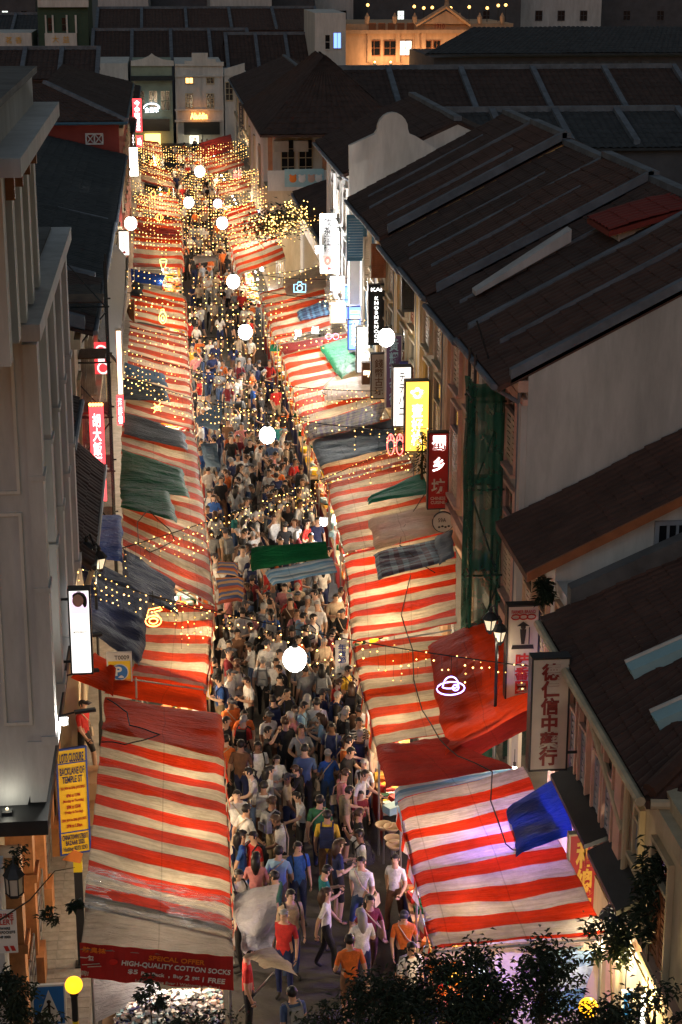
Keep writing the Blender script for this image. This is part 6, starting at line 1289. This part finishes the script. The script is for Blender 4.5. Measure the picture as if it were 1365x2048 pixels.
q.build('crown', M['foliage'], t); MB().tube([(c.x, 47, c.z-.75), (c.x, 47, c.z+.55)], [.04, .01], 6).build('trunk', M['bark'], t)
c0, c1 = pz(515, 455, 5.0), pz(600, 425, 5.0); t = thing('fir_garland', 'dark fir garland with lights over the far right awning', 'garland', c0); q, bb = MB(), MB()
for i in range(1500):
    s = rs_.random(); p = c0.lerp(c1, s)+Vector((rs_.gauss(0, .35), rs_.gauss(0, .5), rs_.gauss(0, .35))); a = rs_.uniform(0, 6.28); d = Vector((math.cos(a), math.sin(a), -.3))*.3; sv = d.cross(Vector((0, 0, 1))).normalized()*.06; n0 = len(q.v); q.v += [p, p+d*.5+sv, p+d, p+d*.5-sv]; q.face((n0, n0+1, n0+2, n0+3))
    if i % 7 == 0: bb.octa(p+Vector((0, -.1, 0)), .035)
q.build('needles', M['foliage'], t); o = bb.build('bulb', M['bulb_warm'], t); o['kind'] = 'stuff'
c = pz(1, 1) if False else py(0, 1905, 23); b2 = [py(0, 1840, 23), py(60, 1800, 23.1), py(110, 1742, 23.2), py(150, 1735, 23.3)]; t = thing('bare_branch', 'long thin branch with a few leaf tufts arching over the left pavement', 'branch', b2[0]); MB().tube(b2, [.014, .011, .008, .005], 5).build('stem', M['bark'], t)
for (x, y, n) in ((90, 1825, 60), (112, 1840, 60), (155, 1815, 220)): mb, _ = foliage(py(x, y, 23.3), .11, .07, .1, n, x, .09, 5); mb.build('leaf_tuft', M['foliage'], t)
# heap of socks at the nearest stall
t = thing('sock_table', 'low table at the nearest left stall, plastic sheet over its back', 'table', (-.45, 25.6, 0)); MB().box(-1.35, 24.6, .7, .6, 26.6, .74).build('table_top', M['cardboard'], t)
for x in (-1.3, .5): MB().tube([(x, 24.7, 0), (x, 24.7, .7)], .025, 6).build('leg', M['metal_pole'], t)
q = MB(); rs_ = random.Random(9)
for i in range(1500):
    x, y = rs_.uniform(-1.15, .55), rs_.uniform(24.65, 26.5); u, v = (x+.3)/.95, (y-25.5)/1.0; h = max(.0, .42*(1-u*u)*(1-v*v))
    q.obox((x, y, .75+h*rs_.uniform(.75, 1)), rs_.uniform(.05, .13), rs_.uniform(.04, .08), rs_.uniform(.025, .05), rs_.uniform(0, 3.1), rs_.choice((0, 0, 0, 0, 0, 1, 1, 2, 3, 4, 5)), rs_.uniform(-.6, .6))
q.top('sock_heap', [M[k] for k in ('ink_white', 'ink_black', 'ink_navy', 'trim_pink', 'sign_teal', 'sign_beige')], 'heap of mostly white and black cotton socks below the red banner', 'socks', kind='stuff')
q, rs_ = MB(), random.Random(4)
for i in range(9):
    p = Vector((-1.3+i*.05, 25.2+.1*i, 0)); 
c = canopy_mesh([Vector((-1.5, 26.9, 1.9)), Vector((-.2, 26.9, 1.7)), Vector((-.5, 26.0, 1.0)), Vector((-1.5, 25.6, .8))], 1, 0, .2, 77); c.top('plastic_sheet', M['tarp_clear'], 'crumpled clear plastic at the back of the sock table', 'plastic sheet', smooth=True)
l = bpy.data.lights.new('lamp_light', 'POINT'); l.energy = 20; l.color = (1, .93, .85); l.shadow_soft_size = .08
tl_ = thing('stall_lamp', 'bare bulb over the sock heap behind the red banner', 'lamp', (-.35, 26.2, 1.62), 0, 'bare bulbs under the awnings'); obj('bulb', lm[0], tl_); obj('flex', lm[1], tl_); o = bpy.data.objects.new('lamp_light', l); COL.objects.link(o); o.parent = tl_; o.location = (0, 0, -.08)
# baskets at the right stall, boxes on the left pavement
for i, (x, y, lab) in enumerate(((768, 1658, 'round wicker basket on the road edge, leftmost of four'), (784, 1662, 'round wicker basket, second from the left'), (786, 1685, 'round wicker basket with nuts, third from the left'), (790, 1697, 'round wicker basket nearest the camera'))):
    p = pz(x, y, .75); b = MB().lathe(p, [(.1, 0), (.17, .08), (.18, .1), (.16, .1), (.1, .03)], 14).top('basket', M['wicker'], lab, 'basket', 'wicker baskets at the right stall', True)
    MB().tube([(p.x, p.y, 0), (p.x, p.y, .74)], .02, 6).top('basket_stand', M['metal_pole'], 'thin stand under ' + lab.split(',')[0] + ', ' + ('leftmost', 'second', 'third', 'nearest')[i], 'stand')
for i, (x, y, zb, s, lab) in enumerate(((-2.2, 33.2, .1, .4, 'brown carton on the left pavement, lower one'), (-2.2, 33.2, .51, .36, 'brown carton stacked on the other carton'), (-1.95, 34.2, .1, .45, 'large brown carton behind the red-shirted stallholder'), (-2.1, 34.9, .1, .9, 'tall brown carton by the left wall'))):
    t = thing('carton', lab, 'box', (x, y, zb)); part(t, 'box', MB().box(-s/2, -s/2, 0, s/2, s/2, s*.8), M['cardboard']); part(t, 'tape', MB().box(-.03, -s/2-.003, .02, .03, s/2+.003, s*.8+.003), M['sign_beige'])
# black post with a chevron band and orange flag on the left pavement
t = thing('bollard_post', 'black square post with a yellow band and orange tag on the left pavement', 'post', (-1.8, 28.6, .1)); part(t, 'shaft', MB().box(-.07, -.07, 0, .07, .07, 2.1), M['dark_metal']); part(t, 'foot', MB().box(-.12, -.12, 0, .12, .12, .04), M['dark_metal']); part(t, 'band', MB().box(-.075, -.075, 1.85, .075, .075, 2.05), M['paint_yellow'])
part(t, 'tag', MB().poly([(-.25, -.08, 2.1), (.05, -.08, 2.02), (.1, -.08, 2.2), (-.05, -.08, 2.28)], .02), M['sign_orange'])
# railings between the orange columns
for i, y in enumerate((27.0, 29.3, 31.7)):
    t = thing('railing', ('nearest', 'middle', 'farthest')[i]+' steel railing between the orange columns of the corner building', 'railing', (-2.55, y, .1))
    for k in range(4): part(t, 'rail', MB().tube([(0, -.85, .3+.25*k), (0, .85, .3+.25*k)], .018, 6), M['metal_pole'])
    for k in (-.85, 0, .85): part(t, 'post', MB().tube([(0, k, 0), (0, k, 1.1)], .022, 6), M['metal_pole'])
# scaffold in green netting, right
m_, nt_, b_ = nt_of('netting'); M['netting'] = m_
def netting(name, col, a):
    m, nt, b = nt_of(name); b.inputs['Base Color'].default_value = c4(col); b.inputs['Roughness'].default_value = .8
    tp = nd(nt, 'ShaderNodeBsdfTransparent'); tc = nd(nt, 'ShaderNodeTexCoord'); nz = nd(nt, 'ShaderNodeTexNoise', {'Vector': tc.outputs['Object'], 'Scale': 2.2, 'Detail': 5.0}); rp = nd(nt, 'ShaderNodeMapRange', {0: nz.outputs[0], 1: .3, 2: .7, 3: a-.2, 4: min(1, a+.15)})
    tr = nd(nt, 'ShaderNodeBsdfTranslucent', {0: c4(col)}); m1 = nd(nt, 'ShaderNodeMixShader', {0: .35, 1: b.outputs[0], 2: tr.outputs[0]}); ms = nd(nt, 'ShaderNodeMixShader', {0: rp.outputs[0], 1: tp.outputs[0], 2: m1.outputs[0]}); nt.links.new(ms.outputs[0], nt.nodes['Material Output'].inputs[0]); return m
netting('netting_green', (.01, .1, .065), .85); netting('netting_dark', (.05, .06, .065), .62)
def scaffold(label, x0, x1, y0, y1, z0, z1, lift, net, faces, out):
    t = thing('scaffold', label, 'scaffold', ((x0+x1)/2, (y0+y1)/2, 0)); ny = max(1, round((y1-y0)/2))
    for i in range(ny+1):
        y = y0+(y1-y0)*i/ny
        for x in (x0, x1): MB().tube([(x, y, 0), (x, y, z1+.6)], .03, 6).build('standard', M['dark_metal'], t)
        z = z0
        while z < z1:
            MB().tube([(x0-.1, y-.04, z), (x1+.1, y-.04, z)], .025, 5).build('transom', M['dark_metal'], t); z += lift
    z = z0; k = 0
    while z < z1:
        for x in (x0, x1): MB().tube([(x-.04, y0-.1, z+.06), (x-.04, y1+.1, z+.06)], .025, 5).build('ledger', M['dark_metal'], t)
        MB().tube([(x0, y0-.05, z), (x1, y0-.05, z+lift*.9)] if k % 2 else [(x1, y0-.05, z), (x0, y0-.05, z+lift*.9)], .02, 5).build('brace', M['dark_metal'], t)
        MB().box(x0+.05, y0, z+.09, x1-.05, y1, z+.13).build('deck', M['wood'], t); z += lift; k += 1
    for fc in faces:
        P = {'near': ((x0-.06, y0-.09), (x1+.06, y0-.09)), 'out': ((out, y0-.09), (out, y1))}[fc]; mb = MB(); nu, nv = 14, 26
        for i in range(nu+1):
            for j in range(nv+1):
                s, v = i/nu, j/nv; x = P[0][0]+(P[1][0]-P[0][0])*s; y = P[0][1]+(P[1][1]-P[0][1])*s; w_ = .09*noise.noise(Vector((s*3, v*5, x0)))+.04*math.sin(s*20+v*3); mb.v.append(Vector((x+(w_ if fc == 'out' else 0), y-(w_ if fc == 'near' else 0), z0-.4+(z1-z0+.4)*v)))
        for i in range(nu):
            for j in range(nv): A = i*(nv+1)+j; mb.face((A, A+nv+1, A+nv+2, A+1))
        mb.build('net', M[net], t, True)
scaffold('scaffold tower wrapped in dark green netting on the right', 6.28, 6.85, 36.4, 37.1, .6, 8.6, 1.9, 'netting_green', ('near', 'out'), 6.22)
scaffold('dark scaffold with grey netting and a boarded hoist on the left', -2.75, -1.62, 48.0, 49.2, 2.2, 8.8, 1.5, 'netting_dark', ('near',), -1.55)
a, b2 = px(205, 655, -2.15), px(250, 655, -1.65); t = thing('hoist_box', 'long black box awning hung on the left wall above the white panel', 'awning', (-2.0, 66, 3.0)); MB().hexa([(-2.35, 60.5, 4.7), (-1.7, 60.5, 3.9), (-1.7, 84, 3.6), (-2.35, 84, 4.4), (-2.35, 60.5, 4.85), (-1.7, 60.5, 4.05), (-1.7, 84, 3.75), (-2.35, 84, 4.55)]).build('roof_sheet', M['dark_metal'], t); MB().box(-1.74, 60.5, 3.2, -1.7, 84, 3.9).build('fascia', M['sign_black'], t)
t = thing('wall_disc', 'copper dish lamp on the black box awning', 'lamp', (-1.6, 72, 3.3)); m = MB().lathe((0, 0, 0), [(.05, 0), (.3, .1), (.5, .3), (.48, .3), (.1, .12)], 16); m.v = [Vector((v.z, v.y, v.x+.3)) for v in m.v]; part(t, 'dish', m, M['wood'])
t = thing('lean_to', 'dark brown tiled lean-to roof beside the corner building', 'roof', (-2.3, 41, 0)); rf = MB(); roof_mesh(rf, (-1.75, 45.4, 4.6), (-1.75, 37.2, 4.6), (-3.2, 37.2, 5.9), (-3.2, 45.4, 5.9), .26, .34); rf.build('tiling', M['roof_tile_brown'], t); MB().tube([(-1.7, 37.2, 4.55), (-1.7, 45.4, 4.55)], .06, 8).build('gutter', M['dark_metal'], t); MB().tube([(-1.75, 37.3, 4.5), (-1.95, 37.2, 3.9), (-2.1, 37.2, .2)], .06, 8).build('drainpipe', M['wall_cream'], t)
t2 = thing('low_house', 'narrow cream wall with a drainpipe below the lean-to roof', 'house', (-3, 41, 0)); MB().box(-6, 37.3, 0, -2.15, 45.3, 4.9).build('wall', M['wall_cream'], t2)
# shutters swung out on the far right fronts, hanging boards
for (lab, rect, Y, mm) in (('blue wooden shutter board hung out on the far right front', (694, 430, 730, 522), 68.5, 'shutter_blue'), ('cream louvred shutter board on the right front', (727, 474, 742, 555), 63, 'shutter_cream'), ('ochre louvred shutter on the right front', (743, 488, 772, 556), 61, 'shutter_wood'), ('dark hoist box under the right eaves', (804, 553, 830, 624), 53, 'dark_metal')):
    Y = px(rect[2], (rect[1]+rect[3])/2, 6.93).y; a, b2 = py(rect[0], rect[1], Y), py(rect[2], rect[3], Y); t = thing('hanging_shutter', lab, 'shutter', (a.x, Y, b2.z)); w_, h_ = b2.x-a.x, a.z-b2.z; part(t, 'frame', MB().box(0, 0, 0, .06, .07, h_).box(w_-.06, 0, 0, w_, .07, h_).box(.06, 0, 0, w_-.06, .07, .07).box(.06, 0, h_-.07, w_-.06, .07, h_), M[mm]); s = MB()
    for k in range(16): s.obox((w_/2, .035, .1+(h_-.2)*k/15), w_-.12, .012, (h_-.2)/14, 0, 0, .5)
    part(t, 'louvre', s, M[mm])
# ------------------------------------------------------------------ fit the lettering, then make it plain mesh
bpy.context.view_layer.update(); dg = bpy.context.evaluated_depsgraph_get(); NEW = []
for (o, w_, h_, keep) in TEXTS:
    me = bpy.data.meshes.new_from_object(o.evaluated_get(dg)); xs = [v.co.x for v in me.vertices] or [0, 0]; ys = [v.co.y for v in me.vertices] or [0, 0]
    NEW.append((o, w_, h_, me, min(xs), max(xs), min(ys), max(ys)))
for (o, w_, h_, me, x0, x1, y0, y1) in NEW:
    nm, par, lc, ro_, cu = o.name, o.parent, o.location.copy(), o.rotation_euler.copy(), o.data
    mat_ = cu.materials[0]; bpy.data.objects.remove(o)
    if x1-x0 < 1e-5: continue
    sx, sy = w_/(x1-x0), h_/(y1-y0); cx, cy = (x0+x1)/2, (y0+y1)/2
    for v in me.vertices: v.co = ((v.co.x-cx)*sx, (v.co.y-cy)*sy, v.co.z)
    me.name = 'lettering'; me.materials.clear(); me.materials.append(mat_)
    q_ = obj('lettering', me, par); q_.location = lc; q_.rotation_euler = ro_
